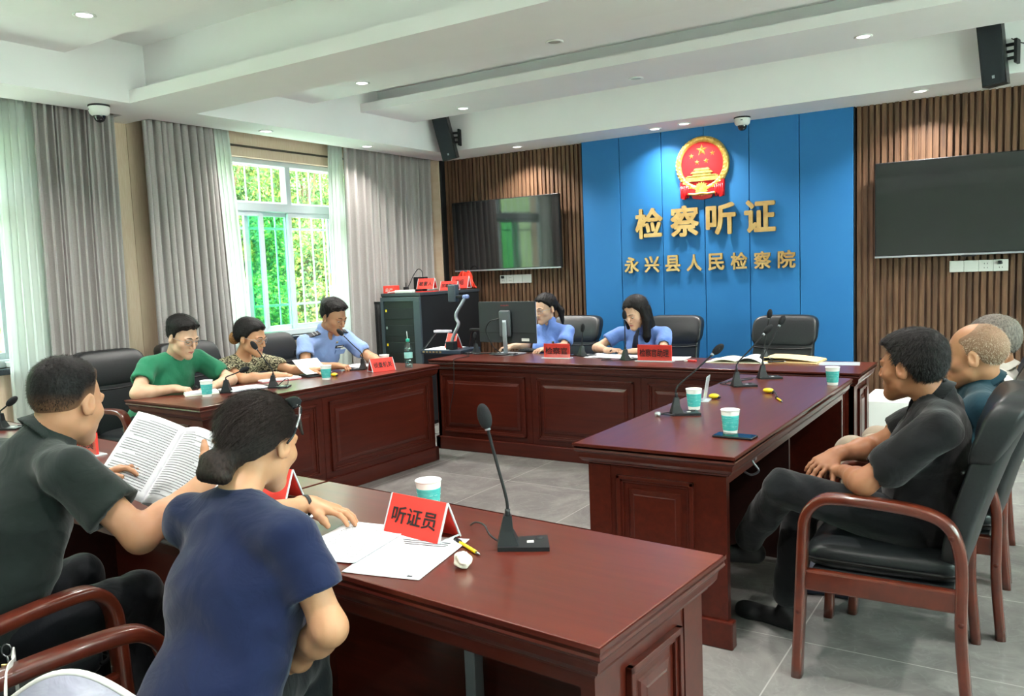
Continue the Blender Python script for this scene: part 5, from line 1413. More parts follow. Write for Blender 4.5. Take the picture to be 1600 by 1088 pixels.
    if trousers and legs:
        tr = Sd(); fr_ = trousers.get('len', .93)
        tr.chain([pel+up*.02, pel-up*.06], [.134*g+.002, .136*g+.002], .04, fw, .74)
        for h_, k2, a_ in legs:
            h_, k2, a_ = map(lambda q: np.array(q, float), (h_, k2, a_)); an = k2+(a_-k2)*fr_
            tr.cone(h_, k2, .080*g+.006, .068, .045); tr.chain([k2, k2*.5+an*.5, an], [.070, .064, .058], .02)
        def disp2(X, Y, Z): return -.004*np.sin(Z*42+X*25+3*np.sin(Y*19+X*11))*np.sin(Y*31+2*np.sin(Z*14))
        sdmesh('trousers', tr, hh, trousers['mat'], root, org, disp2)
    if shoes and legs:
        for a_, toe in ((J['La'], J.get('Lt')), (J['Ra'], J.get('Rt'))):
            if toe is None: continue
            a_ = np.array(a_, float); toe = np.array(toe, float); d_ = nv(toe-a_*[1, 1, 0]-[0, 0, toe[2]])
            base = toe[2]; heel = a_.copy(); heel[2] = base; heel = heel-d_*.035
            f_ = Sd(); f_.cone(heel+[0, 0, .036], toe+[0, 0, .026], .040, .032, .02); f_.cone(heel+[0, 0, .05], a_*[1, 1, 0]+[0, 0, base+.075], .036, .038, .02); f_.ell(toe-d_*.03+[0, 0, .026], (.050, .050, .028), None, .03)
            def flat(X, Y, Z, b=base): return (Z-(b+.001))+X*0+Y*0
            f_.fn(flat, np.minimum(heel, toe)-.1, np.maximum(heel, toe)+.12, .004, 's')
            so = sdmesh('shoe', f_, .006, shoes, root, org)
    if glasses:
        gm = glasses; gl = MB()
        for e in (-1, 1):
            pts = [(e*.033+.0235*math.cos(t_)*(1.0), .099-.010*abs(.033+.0235*math.cos(t_)*e*e)/.05*0-.012*max(0, (math.cos(t_)*e)), .003+.0185*math.sin(t_)) for t_ in np.linspace(0, 2*PI, 21)]
            gl.tube(pts, .0012, 6, M=Mh)
            gl.tube([(e*.056, .090, .008), (e*.074, .060, .008), (e*.082, .0, .006), (e*.080, -.022, -.008)], .0013, 6, M=Mh)
        gl.tube([(-.010, .100, .006), (0, .103, .008), (.010, .100, .006)], .0012, 6, M=Mh)
        gl.build('glasses', gm, root)
    return root, Mh, H, o, org, (side, up, fw)

def build_hair(st, H, o, s, org, root, detail):
    """hair = the skull surface pushed out by a thickness that follows the hairline"""
    P = lambda x, y, z: o+H@(np.array([x, y, z])*s)
    line = st.get('line', [(-.12, -.062), (-.075, -.058), (-.05, -.035), (-.022, .000), (.010, .000), (.016, .012), (.022, .040), (.050, .062), (.078, .078), (.12, .083)])
    ly = np.array([a for a, b in line], np.float32); lz = np.array([b for a, b in line], np.float32)
    sk = Sd(); skull_prims(sk, H, o, s)
    top, sid, fade = st.get('top', .018), st.get('side', .010), st.get('fade', .03)
    amp, frq = st.get('amp', .0016), st.get('freq', 1.0); Mi = H.T
    def loc(X, Y, Z):
        x, y, z = X-o[0], Y-o[1], Z-o[2]
        return [(Mi[i, 0]*x+Mi[i, 1]*y+Mi[i, 2]*z)/s for i in range(3)]
    part = st.get('part', None)
    def disp(X, Y, Z):
        lx, ly_, lz_ = loc(X, Y, Z)
        g = np.interp(ly_.ravel(), ly, lz).reshape(ly_.shape)+st.get('wav', .004)*np.sin(lx*140)
        T = sid+(top-sid)*smooth01((lz_-.03)/.07)
        if 'front' in st: T = T+st['front']*smooth01((ly_-.03)/.05)*smooth01((lz_-.05)/.04)
        if 'back' in st: T = T+st['back']*smooth01((-ly_-.02)/.06)
        t = T*smooth01((lz_-g)/fade)-.006*(1-smooth01((lz_-g+.006)/.008))
        n_ = amp*(np.sin(lx*480*frq+2*np.sin(lz_*60+ly_*45))*np.sin(ly_*300*frq+lz_*120+2*np.sin(lx*60))+.6*np.sin(lx*210+ly_*150+lz_*90))
        if 'bald' in st:
            c = st['bald']; b_ = smooth01(1.25-np.sqrt(((lx-c[0])/c[3])**2+((ly_-c[1])/c[4])**2+((lz_-c[2])/c[5])**2)); t = t*(1-b_)-.004*b_
        return -(t+n_*(t > .003))*s
    h = .0036 if detail > 1 else .0048
    V, F = surf(*field(sk, o-.150*s, o+.150*s, h, disp)); hm = npmesh('hair', V, F, st['mat'], root, org)
    Lv = [(V-o)@H/s]
    if st.get('fadecol'):
        Lq = Lv[0]; gq = np.interp(Lq[:, 1], ly, lz); a_, b2_ = st['fadecol'][1]
        dn = .25*smooth01((Lq[:, 2]-gq)/.03)+.75*smooth01((Lq[:, 2]-np.maximum(a_, gq))/(b2_-a_))
        if 'bald' in st: dn = dn*0+.5
        at = hm.data.attributes.new('hair_cover', 'FLOAT', 'POINT'); at.data.foreach_set('value', dn.astype(np.float32))
        nm_ = 'cropped_'+st['mat'].name+'_'+st['fadecol'][0]
        if nm_ not in MATS:
            m_ = hairm(nm_, '0C0B0B', '1B1817'); nn, ll, bb_ = nodes(m_); an = nn.new('ShaderNodeAttribute'); an.attribute_name = 'hair_cover'
            mxn = nn.new('ShaderNodeMixRGB'); mxn.inputs[1].default_value = srgb(st['fadecol'][0]); ll.new(an.outputs['Fac'], mxn.inputs[0])
            src = bb_.inputs['Base Color'].links[0].from_socket; ll.new(src, mxn.inputs[2]); ll.new(mxn.outputs[0], bb_.inputs['Base Color'])
        hm.data.materials.clear(); hm.data.materials.append(MATS[nm_])
    # extra locks, buns and tails
    for nm, pr, m_ in st.get('locks', []):
        e = Sd()
        for p in pr:
            if p[0] == 'c': e.cone(P(*p[1]), P(*p[2]), p[3]*s, p[4]*s, .014)
            else: e.ell(P(*p[1]), np.array(p[2])*s, H, .012)
        def dl(X, Y, Z):
            lx, a, b = loc(X, Y, Z); return -.0014*np.sin(lx*520+2*np.sin(b*30))*np.sin(a*430+lx*60)
        sdmesh(nm, e, h, m_ or st['mat'], root, org, dl)
    # individual strands standing off the surface
    n = st.get('n', 2500 if detail > 1 else 700)
    if n:
        rng = np.random.default_rng(5); L = Lv[0]; g = np.interp(L[:, 1], ly, lz)
        ok = (L[:, 2] > g+st.get('smin', .010))
        if 'bald' in st:
            c = st['bald']; ok &= (((L[:, 0]-c[0])/c[3])**2+((L[:, 1]-c[1])/c[4])**2+((L[:, 2]-c[2])/c[5])**2) > 1.1
        idx = np.nonzero(ok)[0]
        if len(idx):
            idx = rng.choice(idx, n); p = L[idx]+rng.normal(0, .001, (n, 3))
            nrm = p/np.array([.076, .097, .086])**2; nrm /= np.linalg.norm(nrm, axis=1)[:, None]
            cr = np.array(st.get('crown', (.0, -.05, .115))); fl = st.get('flow')
            if fl is not None: d_ = np.array(fl)-p
            else: d_ = p-cr
            d_ = d_-nrm*(d_*nrm).sum(1)[:, None]; d_ /= np.linalg.norm(d_, axis=1)[:, None]+1e-6
            d_ += rng.normal(0, st.get('mess', .35), (n, 3)); d_ /= np.linalg.norm(d_, axis=1)[:, None]
            ln = st.get('len', .016)*rng.uniform(.6, 1.3, n)[:, None]; lift = st.get('lift', .25)
            w_ = np.cross(d_, nrm); w_ /= np.linalg.norm(w_, axis=1)[:, None]+1e-6; wd = st.get('w', .0007)
            p0 = p-nrm*.002; p1 = p+d_*ln*.5+nrm*ln*lift*.6; p2 = p+d_*ln+nrm*ln*lift*.75
            V4 = np.stack([p0-w_*wd, p0+w_*wd, p1+w_*wd*.8, p1-w_*wd*.8, p2], 1).reshape(-1, 3)
            V4 = (V4*s)@H.T+o
            b_ = np.arange(n)*5; Fq = np.concatenate([np.stack([b_, b_+1, b_+2, b_+3], 1)]); 
            Ft = np.stack([b_+3, b_+2, b_+4, b_+4], 1)
            me = D.meshes.new('strands'); me.from_pydata((V4-org).tolist(), [], [tuple(x) for x in Fq.tolist()]+[tuple(x[:3]) for x in Ft.tolist()]); me.update()
            link('strands', me, st['mat'], hm)['kind'] = 'stuff'
# ============================================================= the people
def c2(a): return cloth(*a)
PALM_D = (0, 0, -1)
table_hand = dict(curl=(.30, .40, .25))
write_hand = dict(curl=(.75, .8, .5), thumb_in=.7)
HAIR_SHORT = dict(mat=M_hair, top=.020, side=.007, fade=.035)

# A: man in dark green polo, near left
A, *_ = person('man in dark green polo shirt, seen from behind, reading a document at left',
    (-2.38, 1.28, 1.165), 110, 10,
    dict(neck=(-2.405, 1.22, 1.065), Ls=(-2.640, 1.17, .990), Rs=(-2.185, 1.17, 1.005), pelvis=(-2.46, .98, .56), Le=(-2.77, 1.30, .78), Re=(-2.02, 1.25, .828), Lw=(-2.52, 1.43, .885), Rw=(-2.04, 1.48, .925),
         Lh=(-2.58, 1.00, .54), Rh=(-2.37, 1.00, .54), Lk=(-2.62, 1.40, .56), Rk=(-2.30, 1.40, .56), La=(-2.62, 1.42, .10), Ra=(-2.30, 1.42, .10), Lt=(-2.62, 1.57, .0), Rt=(-2.30, 1.57, .0)),
    s=1.05, skin_=M_skinA, girth=1.12, detail=2, jaw=1.2, neck_r=.066,
    hair=dict(mat=M_hair, top=.012, side=.0026, fade=.03, amp=.0005, n=7000, len=.007, lift=.30, mess=.3, front=.004, crown=(0, -.06, .11), smin=.045, w=.0004, fadecol=('8A634A', (-.03, .030)),
              line=[(-.12, -.066), (-.075, -.062), (-.05, -.044), (-.022, -.002), (.010, .008), (.016, .020), (.022, .045), (.050, .064), (.078, .080), (.12, .085)]),
    shirt=dict(mat=cloth('polo_dark_green', '1D2422', '242C2A'), sleeve=.72, flare=.016, collar=True, e=.014, fold=.004), trousers=dict(mat=cloth('trousers_black', '14161A', '1B1E22')), shoes=M_blackp,
    hands=dict(L=dict(d=(.55, .45, .30), n=(.5, .1, -.8), curl=(.35, .5, .3), thumb_in=.2), R=dict(d=(-.15, .75, .5), n=(-.9, .1, .0), curl=(.35, .5, .3), thumb_in=.3)))

# B: woman in navy T-shirt, near centre left
B, MhB, HB, oB, orgB, frB = person('woman in navy T-shirt with dark hair in a low bun, seen from behind',
    (-1.612, 1.330, 1.098), 102, 14,
    dict(neck=(-1.595, 1.245, 1.000), Ls=(-1.745, 1.205, .925), Rs=(-1.392, 1.215, .930), pelvis=(-1.510, 1.05, .56), Le=(-1.88, 1.42, .845), Re=(-1.300, 1.225, .735), Lw=(-1.815, 1.665, .832), Rw=(-1.47, 1.27, .60),
         Lh=(-1.60, 1.05, .54), Rh=(-1.46, 1.05, .54), Lk=(-1.72, 1.42, .52), Rk=(-1.62, 1.42, .52), La=(-1.70, 1.46, .10), Ra=(-1.62, 1.46, .10), Lt=(-1.72, 1.60, 0), Rt=(-1.62, 1.60, 0)),
    s=.98, skin_=M_skinB, female=True, girth=1.12, detail=2,
    hair=dict(mat=M_hairbr, top=.014, side=.010, fade=.018, amp=.0010, n=9000, len=.050, lift=.04, mess=.08, flow=(-.02, -.13, -.05), w=.0005, back=.004,
              line=[(-.12, -.064), (-.075, -.060), (-.045, -.030), (-.022, .006), (.014, .010), (.022, .020), (.040, .050), (.060, .066), (.078, .074), (.12, .08)],
              locks=[('hair_bun', [('e', (-.022, -.120, -.060), (.044, .034, .034)), ('c', (-.050, -.130, -.075), (.010, -.138, -.080), .022, .020), ('c', (.005, -.105, -.020), (-.050, -.125, -.045), .022, .020), ('c', (0, -.09, -.03), (-.03, -.12, -.05), .03, .03)], None),
                     ('fringe', [('c', (.040, .088, .072), (.055, .098, .030), .010, .004), ('c', (.0, .096, .082), (.020, .108, .050), .010, .004)], None)]),
    shirt=dict(mat=cloth('tshirt_navy', '131B36', '18213F'), sleeve=.74, flare=.014, e=.011, fold=.0036), trousers=dict(mat=cloth('trousers_dark', '1E2024', '26282C')), shoes=M_blackp,
    hands=dict(L=dict(d=(.92, .30, -.17), n=(-.1, -.2, -1), curl=(.10, .35, .35), thumb_in=.1, spread=.05), R=dict(d=(-.8, .25, -.15), n=(0, 0, -1))))
sg = MB()
Ml = MhB @ Matrix.Translation((0, .066, .108)) @ Matrix.Rotation(R(-38), 4, 'X')
for e in (-1, 1): sg.ball((e*.033, 0, 0), (.031, .007, .024), 18, 10, M=Ml)
sg.tube([(-.010, .003, .006), (.010, .003, .006)], .004, 6, M=Ml)
M_sgl = mat('sunglass_lens', '101418', .08)
sg = sg.build('sunglasses', M_sgl, B)
for e in (-1, 1):
    MB().tube(spline([(e*.064, .060, .104), (e*.084, .040, .085), (e*.094, .005, .030), (e*.088, -.012, .004)], 5), .0030, 8, M=MhB).build('sunglass_temple', M_sgl, sg)
    MB().tube(spline([(e*.074, .050, .096), (e*.088, .030, .072), (e*.0935, .012, .044)], 4), .0036, 8, M=MhB).build('metal_trim', M_steel, sg)
wv = Vector((-1.817, 1.650, .832))-Vector(orgB); Q = Vector((.065, .245, -.013)).to_track_quat('Z', 'Y').to_matrix().to_4x4()
MB().lathe([(.0290, -.006), (.0325, -.004), (.0325, .004), (.0290, .006), (.0285, 0), (.0290, -.006)], 28, M=Matrix.Translation(wv) @ Q).build('bracelet', M_blackp, B)

# C: man in green T-shirt
person('man in green T-shirt and glasses writing at the near end of the window table',
    (-4.87, 3.43, 1.135), 6, 20,
    dict(neck=(-4.97, 3.44, 1.020), Ls=(-5.00, 3.64, .960), Rs=(-5.00, 3.24, .955), pelvis=(-5.24, 3.40, .56), Le=(-4.80, 3.74, .81), Re=(-4.90, 3.09, .80), Lw=(-4.70, 3.52, .80), Rw=(-4.80, 3.30, .808),
         Lh=(-5.20, 3.52, .54), Rh=(-5.20, 3.30, .54), Lk=(-4.78, 3.50, .52), Rk=(-4.78, 3.28, .52), La=(-4.76, 3.50, .10), Ra=(-4.76, 3.28, .10), Lt=(-4.62, 3.5, 0), Rt=(-4.62, 3.28, 0)),
    s=1.10, skin_=M_skinP, girth=1.12, jaw=1.15,
    hair=dict(mat=M_hair, top=.024, side=.005, fade=.03, n=1500, len=.02, front=.006),
    shirt=dict(mat=cloth('tshirt_green', '276B4E', '2E7858'), sleeve=.66, flare=.014, e=.012), trousers=dict(mat=MATS['trousers_black']), shoes=M_blackp, glasses=M_steel,
    hands=dict(L=dict(d=(.3, -.9, -.05), n=(0, 0, -1), curl=(.3, .5, .3)), R=dict(d=(.8, .45, -.1), n=(0, 0, -1), **write_hand)))
pen((-4.635, 3.345), R(150), 'dark pen in the writing hand of the man in green', M_blackp, .13, z=TT+.045)

# D: woman in patterned blouse
m = mat('patterned_blouse', '8E8672', .8, spec=.1); n, l, b = nodes(m); v = coords(m, (1, 1, 1.6))
f = noise_tex(m, v, 34, 3, .6, 2.4); l.new(ramp(m, f, [(.44, '24231F'), (.50, '5E5847'), (.56, 'B8B090'), (.7, 'C4BD9F')]), b.inputs['Base Color'])
person('woman in patterned blouse and glasses sitting at the middle of the window table',
    (-4.87, 4.00, 1.080), 14, 14,
    dict(neck=(-4.97, 4.00, .960), Ls=(-4.98, 4.16, .890), Rs=(-4.98, 3.84, .885), pelvis=(-5.24, 4.00, .55), Le=(-4.80, 4.33, .80), Re=(-4.78, 3.83, .80), Lw=(-4.60, 4.33, .805), Rw=(-4.70, 4.05, .805),
         Lh=(-5.20, 4.09, .54), Rh=(-5.20, 3.91, .54), Lk=(-4.80, 4.09, .52), Rk=(-4.80, 3.91, .52), La=(-4.78, 4.09, .10), Ra=(-4.78, 3.91, .10), Lt=(-4.65, 4.09, 0), Rt=(-4.65, 3.91, 0)),
    s=1.08, skin_=M_skinB, female=True, girth=1.02,
    hair=dict(mat=M_hair, top=.020, side=.014, fade=.02, n=1200, len=.04, lift=.05, mess=.1, flow=(0, -.12, -.02), back=.006,
              line=[(-.12, -.064), (-.075, -.060), (-.045, -.030), (-.022, .006), (.016, .006), (.024, .020), (.040, .045), (.060, .062), (.078, .072), (.12, .08)],
              locks=[('hair_bun', [('e', (-.005, -.132, -.030), (.046, .036, .048))], M_hairtan)]),
    shirt=dict(mat=m, sleeve=.62, flare=.014, e=.012, scoop=.02), trousers=dict(mat=MATS['trousers_black']), shoes=M_blackp, glasses=M_steel,
    hands=dict(L=dict(d=(.75, .2, .15), n=(0, 0, -1), curl=(.5, .6, .3)), R=dict(d=(.55, .80, -.05), n=(0, 0, -1), curl=(.3, .5, .3))))

# E: policeman
M_pol = cloth('police_shirt', '7C93C4', '869CCB', .2); M_pro = cloth('prosecutor_shirt', '5F7DBE', '6A87C5', .2)
E_, MhE, HE, oE, orgE, frE = person('policeman in light blue shirt with dark shoulder boards, writing at the window table',
    (-4.86, 4.83, 1.175), 2, 22,
    dict(neck=(-4.95, 4.83, 1.055), Ls=(-4.95, 5.05, .985), Rs=(-4.97, 4.61, .985), pelvis=(-5.24, 4.82, .56), Le=(-4.72, 5.10, .81), Re=(-4.86, 4.50, .80), Lw=(-4.52, 4.98, .805), Rw=(-4.62, 4.60, .808),
         Lh=(-5.20, 4.92, .54), Rh=(-5.20, 4.72, .54), Lk=(-4.80, 4.92, .52), Rk=(-4.80, 4.72, .52), La=(-4.78, 4.92, .10), Ra=(-4.78, 4.72, .10), Lt=(-4.62, 4.92, 0), Rt=(-4.62, 4.72, 0)),
    s=1.12, skin_=M_skinA, girth=1.08,
    hair=dict(mat=M_hair, top=.026, side=.006, fade=.03, n=1500, len=.02, front=.006),
    shirt=dict(mat=M_pol, sleeve=.66, flare=.014, e=.012, collar=True), trousers=dict(mat=MATS['trousers_black']), shoes=M_blackp,
    hands=dict(L=dict(d=(.9, -.3, -.05), n=(0, 0, -1), curl=(.3, .4, .3)), R=dict(d=(.95, .30, -.08), n=(0, 0, -1), **write_hand)))
side, up, fw = frE
def on_torso(root, org, fr, a, b_, c_, u_, f_, s_, name, mt, w, h, th=.006):
    """flat badge on the chest: s_ sideways, u_ up, f_ forward from the chest centre"""
    side, up, fw = fr; c = Vector(c_)+Vector(side)*s_+Vector(up)*u_+Vector(fw)*f_-Vector(org)
    Mx = Matrix([[side[i], fw[i], up[i], c[i]] for i in range(3)]+[[0, 0, 0, 1]])
    return MB().box(-w/2, w/2, -th/2, th/2, -h/2, h/2, b=.001, M=Mx).build(name, mt, root)
cE = np.array((-5.0, 4.83, .90))
M_navyb = mat('insignia_navy', '12161F', .6)
def badge(root, org, fr, pos, name, mt, w, h, th=.006, yawd=0):
    side, up, fw = fr; c = Vector(pos)-Vector(org)
    Mx = Matrix([[side[i], fw[i], up[i], c[i]] for i in range(3)]+[[0, 0, 0, 1]]) @ Matrix.Rotation(R(yawd), 4, 'Z')
    return MB().box(-w/2, w/2, -th/2, th/2, -h/2, h/2, b=.001, M=Mx).build(name, mt, root)
badge(E_, orgE, frE, (-4.884, 4.905, .925), 'name_badge', M_navyb, .085, .026)
badge(E_, orgE, frE, (-4.879, 4.905, .925), 'badge_lettering', M_plate, .062, .009, .004)
badge(E_, orgE, frE, (-4.888, 4.885, .962), 'party_pin', M_gold, .018, .018)
badge(E_, orgE, frE, (-4.886, 4.91, .882), 'pocket_flap', M_pol, .105, .045)
for e, nm in ((-1, 'shoulder_board'), (1, 'shoulder_board')):
    S_ = np.array((-4.95, 5.05, .985)) if e < 0 else np.array((-4.97, 4.61, .985))
    c = Vector(S_+up*.074-np.array(side)*e*.055)-Vector(orgE); Mx = Matrix([[side[i], fw[i], up[i], c[i]] for i in range(3)]+[[0, 0, 0, 1]]) @ Matrix.Rotation(R(14*e), 4, 'Y')
    b_ = MB().box(-.055, .055, -.024, .024, -.005, .005, b=.002, M=Mx).build(nm, M_navyb, E_)
    MB().box(-.03, -.022, -.02, .02, .005, .007, M=Mx).box(.0, .008, -.02, .02, .005, .007, M=Mx).build('silver_bar', M_steel, b_)
c = Vector(np.array((-4.97, 4.61, .985))+np.array(side)*.070-up*.09)-Vector(orgE)
MB().ball((c.x+.03, c.y-.012, c.z), (.020, .006, .026), 12, 8).build('sleeve_patch', M_navyb, E_)

# F: woman behind the monitor
F_, MhF, HF, oF, orgF, frF = person('ponytailed woman in blue uniform shirt and glasses sitting behind the computer monitor',
    (-3.80, 6.43, 1.135), -105, 12,
    dict(neck=(-3.79, 6.47, 1.01), Ls=(-3.60, 6.49, .925), Rs=(-3.98, 6.49, .925), pelvis=(-3.78, 6.56, .56), Le=(-3.56, 6.32, .80), Re=(-4.00, 6.40, .80), Lw=(-3.66, 6.20, .80), Rw=(-4.05, 6.28, .808),
         Lh=(-3.68, 6.55, .54), Rh=(-3.87, 6.55, .54), Lk=(-3.66, 6.14, .50), Rk=(-3.90, 6.14, .50), La=(-3.66, 6.14, .10), Ra=(-3.90, 6.14, .10), Lt=(-3.66, 6.02, 0), Rt=(-3.90, 6.02, 0)),
    s=1.08, skin_=M_skinP, female=True,
    hair=dict(mat=M_hair, top=.016, side=.012, fade=.02, n=800, len=.04, lift=.04, mess=.1, flow=(0, -.13, .02),
              line=[(-.12, -.064), (-.075, -.060), (-.045, -.020), (-.022, .010), (.016, .012), (.024, .026), (.040, .050), (.060, .070), (.078, .080), (.12, .085)],
              locks=[('ponytail', [('c', (-.02, -.105, .02), (-.060, -.120, -.05), .028, .028), ('c', (-.060, -.120, -.05), (-.080, -.095, -.150), .028, .012)], None)]),
    shirt=dict(mat=M_pro, sleeve=.66, flare=.016, e=.012, collar=True), trousers=dict(mat=MATS['trousers_black']), shoes=M_blackp, glasses=M_steel,
    hands=dict(L=dict(d=(-.4, -.9, -.05), n=(0, 0, -1), curl=(.3, .4, .3)), R=dict(d=(-.75, -.6, -.05), n=(0, 0, -1), curl=(.3, .4, .3))))
on_torso(F_, orgF, frF, 0, 0, (-3.79, 6.49, .86), .0, .130, -.10, 'gold_badge', M_gold, .022, .026)

# G: woman with long hair
G_, MhG, HG, oG, orgG, frG = person('woman with long black hair in blue uniform shirt, reading at the presiding desk',
    (-2.895, 6.40, 1.10), -105, 24,
    dict(neck=(-2.87, 6.47, .99), Ls=(-2.665, 6.47, .915), Rs=(-3.08, 6.47, .915), pelvis=(-2.85, 6.57, .56), Le=(-2.60, 6.26, .80), Re=(-3.24, 6.33, .80), Lw=(-2.80, 6.13, .80), Rw=(-3.03, 6.15, .80),
         Lh=(-2.76, 6.55, .54), Rh=(-2.95, 6.55, .54), Lk=(-2.74, 6.14, .50), Rk=(-2.98, 6.14, .50), La=(-2.74, 6.14, .10), Ra=(-2.98, 6.14, .10), Lt=(-2.74, 6.02, 0), Rt=(-2.98, 6.02, 0)),
    s=1.10, skin_=M_skinP, female=True,
    hair=dict(mat=M_hair, top=.018, side=.018, fade=.014, amp=.001, n=1200, len=.05, lift=.02, mess=.06, crown=(.02, .02, .12),
              line=[(-.12, -.09), (-.075, -.09), (-.045, -.09), (-.022, -.07), (.016, -.04), (.030, .0), (.045, .040), (.060, .066), (.078, .080), (.12, .086)],
              locks=[('long_hair', [('c', (-.080, .010, .04), (-.098, .020, -.06), .026, .030), ('c', (-.098, .020, -.06), (-.092, .060, -.17), .034, .030), ('c', (-.092, .060, -.17), (-.080, .085, -.25), .030, .010), ('c', (-.060, -.05, 0), (-.085, -.02, -.16), .045, .035),
                                    ('c', (.078, .0, .04), (.088, .020, -.06), .022, .024), ('c', (.088, .02, -.06), (.080, .050, -.17), .024, .014), ('c', (0, -.08, .0), (0, -.085, -.14), .050, .045), ('c', (.06, -.05, 0), (.07, -.03, -.12), .04, .03)], None)]),
    shirt=dict(mat=M_pro, sleeve=.62, flare=.016, e=.012, collar=True), trousers=dict(mat=MATS['trousers_black']), shoes=M_blackp,
    hands=dict(L=dict(d=(-.9, -.1, .0), n=(0, .0, -1), curl=(.4, .5, .3)), R=dict(d=(.9, .0, .05), n=(0, 0, -1), curl=(.5, .6, .4))))
side, up, fw = frG
c = Vector((-2.87, 6.47, .93))-Vector(orgG); 
tie = MB(); tie.tube([(c.x, c.y-.085, c.z+.02), (c.x, c.y-.135, c.z-.03), (c.x+.005, c.y-.165, c.z-.12)], [.012, .020, .030], 8); tie.build('necktie', cloth('tie_navy', '161C2C', '1B2233'), G_)
pen((-2.97, 6.06), R(110), 'dark pen between the hands of the long-haired woman', M_blackp, .12, z=TT+.035)

# H: man in black shirt
person('man in black short-sleeved shirt with crossed legs in the near right chair',
    (-.390, 3.20, 1.100), 158, 2,
    dict(neck=(-.310, 3.21, .985), Ls=(-.280, 3.00, .920), Rs=(-.305, 3.43, .920), pelvis=(-.355, 3.22, .57), Le=(-.510, 2.96, .725), Re=(-.56, 3.48, .74), Lw=(-.605, 3.17, .705), Rw=(-.660, 3.265, .745),
         Lh=(-.38, 3.12, .54), Rh=(-.38, 3.32, .54), Lk=(-.82, 3.12, .635), Rk=(-.80, 3.34, .53), La=(-1.02, 3.30, .34), Ra=(-.86, 3.30, .115), Lt=(-1.18, 3.26, .25), Rt=(-1.05, 3.345, 0)),
    s=1.04, skin_=M_skinC, girth=1.10, detail=2, neck_r=.062, jaw=1.1,
    hair=dict(mat=M_hair, top=.018, side=.010, fade=.022, amp=.0014, n=7000, len=.017, lift=.02, mess=.14, smin=.02, crown=(.0, -.06, .11), front=.008, back=.004,
              line=[(-.12, -.066), (-.085, -.066), (-.05, -.056), (-.030, -.010), (-.010, .012), (.012, .0), (.022, .012), (.034, .050), (.058, .060), (.078, .066), (.12, .07)]),
    shirt=dict(mat=cloth('shirt_black', '121214', '18181A'), sleeve=.76, flare=.014, e=.012, fold=.0045, collar=True), trousers=dict(mat=cloth('trousers_charcoal', '111315', '191B1E')), shoes=mat('shoe_black', '0C0D0F', .6),
    hands=dict(L=dict(d=(-.55, .75, -.10), n=(-.1, 0, -1), curl=(.3, .4, .3)), R=dict(d=(-.50, -.80, -.30), n=(-.2, .3, -1), curl=(.30, .40, .30), thumb_in=.1)))

# I: bald man
person('bald elderly man in dark teal polo, seated behind the man in black',
    (-.225, 3.73, 1.085), 172, 4,
    dict(neck=(-.19, 3.76, .975), Ls=(-.19, 3.56, .90), Rs=(-.19, 3.96, .90), pelvis=(-.33, 3.80, .57), Le=(-.36, 3.55, .70), Re=(-.36, 4.02, .70), Lw=(-.54, 3.68, .70), Rw=(-.54, 3.92, .70),
         Lh=(-.25, 3.70, .55), Rh=(-.25, 3.90, .55), Lk=(-.70, 3.70, .60), Rk=(-.72, 3.90, .62), La=(-.72, 3.72, .10), Ra=(-.74, 3.92, .10), Lt=(-.90, 3.72, 0), Rt=(-.92, 3.92, 0)),
    s=1.08, skin_=M_skinD, girth=1.02, detail=2, old=True,
    hair=dict(mat=M_hairwh, top=.0022, side=.0026, fade=.03, amp=.0, n=2600, len=.007, lift=.5, mess=.3, w=.0005, bald=(0, .045, .10, .085, .085, .055), fadecol=('A88468', (.0, .06))),
    shirt=dict(mat=cloth('polo_teal', '16303A', '1C3A46'), sleeve=.70, flare=.018, e=.013, collar=True), trousers=dict(mat=cloth('trousers_beige', '8E8272', '9C907E')), shoes=mat('shoe_navy', '1A2436', .6),
    hands=dict(L=dict(d=(-.7, .3, -.2), n=(0, 0, -1)), R=dict(d=(-.7, -.3, -.2), n=(0, 0, -1))))
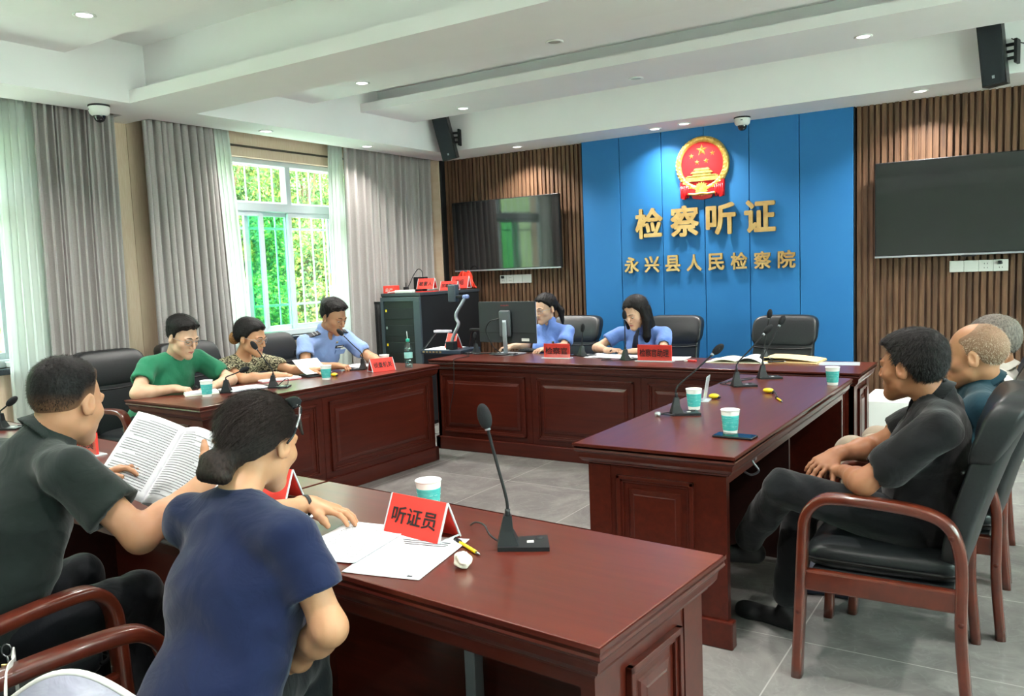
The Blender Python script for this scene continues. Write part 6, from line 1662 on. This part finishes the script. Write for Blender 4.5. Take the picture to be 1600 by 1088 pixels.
# J: grey-haired man, farthest
person('grey-haired man in white shirt, mostly hidden behind the bald man',
    (-.200, 4.44, 1.060), 180, 6,
    dict(neck=(-.16, 4.45, .940), Ls=(-.16, 4.26, .88), Rs=(-.16, 4.66, .88), pelvis=(-.33, 4.48, .57), Le=(-.34, 4.22, .70), Re=(-.34, 4.72, .70), Lw=(-.54, 4.36, .69), Rw=(-.54, 4.60, .69),
         Lh=(-.25, 4.38, .55), Rh=(-.25, 4.58, .55), Lk=(-.70, 4.38, .54), Rk=(-.72, 4.58, .54), La=(-.72, 4.40, .10), Ra=(-.74, 4.60, .10), Lt=(-.90, 4.40, 0), Rt=(-.92, 4.60, 0)),
    s=1.08, skin_=M_skinD, old=True,
    hair=dict(mat=M_hairgr, top=.014, side=.008, fade=.03, n=1500, len=.016),
    shirt=dict(mat=cloth('shirt_white', 'C9C6BE', 'D6D3CC'), sleeve=.7, flare=.016, e=.012, collar=True), trousers=dict(mat=cloth('trousers_beige', '8E8272', '9C907E')), shoes=MATS['shoe_black'],
    hands=dict(L=dict(d=(-.7, .3, -.2), n=(0, 0, -1)), R=dict(d=(-.7, -.3, -.2), n=(0, 0, -1))))

# bag hanging on the near chair, and the keys on the next chair
t = thing('handbag', 'pale white and lilac bag with a strap over the chair arm, bottom left corner', 'bag', (-1.50, .765, .492), R(30))
bb = MB()
def bag_top(u): return .245+.055*math.sin(u*PI)
for sg_ in (1, -1): bb.grid(lambda u, v_: (-.12+.24*u, sg_*(.010+.045*math.sin(min(1, v_*1.05)*PI)*math.sin(u*PI)**.5), bag_top(u)*v_), 16, 12)
bb.tube([(-.12, 0, .005), (-.12, 0, .245)], .011, 8).tube([(.12, 0, .005), (.12, 0, .245)], .011, 8).tube([(-.12, 0, .010), (.12, 0, .010)], .011, 8)
bb.build('bag_body', cloth('bag_fabric', 'B6B2C6', 'C6C3D2'), t)
MB().tube([(-.12+.24*k/16, 0, bag_top(k/16)) for k in range(17)], .007, 8).build('piping', M_plate, t)
def bl(x, y, z): 
    q = Matrix.Rotation(-R(30), 3, 'Z') @ Vector((x+1.50, y-.765, 0)); return (q.x, q.y, z-.492)
sp = MB(); sp.sweep(spline([bl(-1.62, .705, .72), bl(-1.74, .765, .735), bl(-1.83, .82, .712), bl(-1.885, .845, .705), bl(-1.925, .865, .690), bl(-1.935, .870, .62), bl(-1.92, .865, .55)], 6), rrect(.044, .003, .001, 1), (-.5, .866, 0)); sp.build('strap', M_plate, t)
t = thing('key_ring', 'brass padlock key and silver ring hanging under the lower-left chair arm', 'keys', (-2.17, .96, .60), R(40))
MB().tube([(.012*math.cos(a), 0, .0+.016*math.sin(a)) for a in np.linspace(0, 2*PI, 17)], .002, 6).build('ring', M_steel, t)
MB().box(-.016, .016, -.003, .003, -.065, -.035, b=.002).build('tag', M_gold, t)
MB().tube([(0, 0, -.016), (.003, 0, -.036)], .003, 6).build('clasp', M_steel, t)
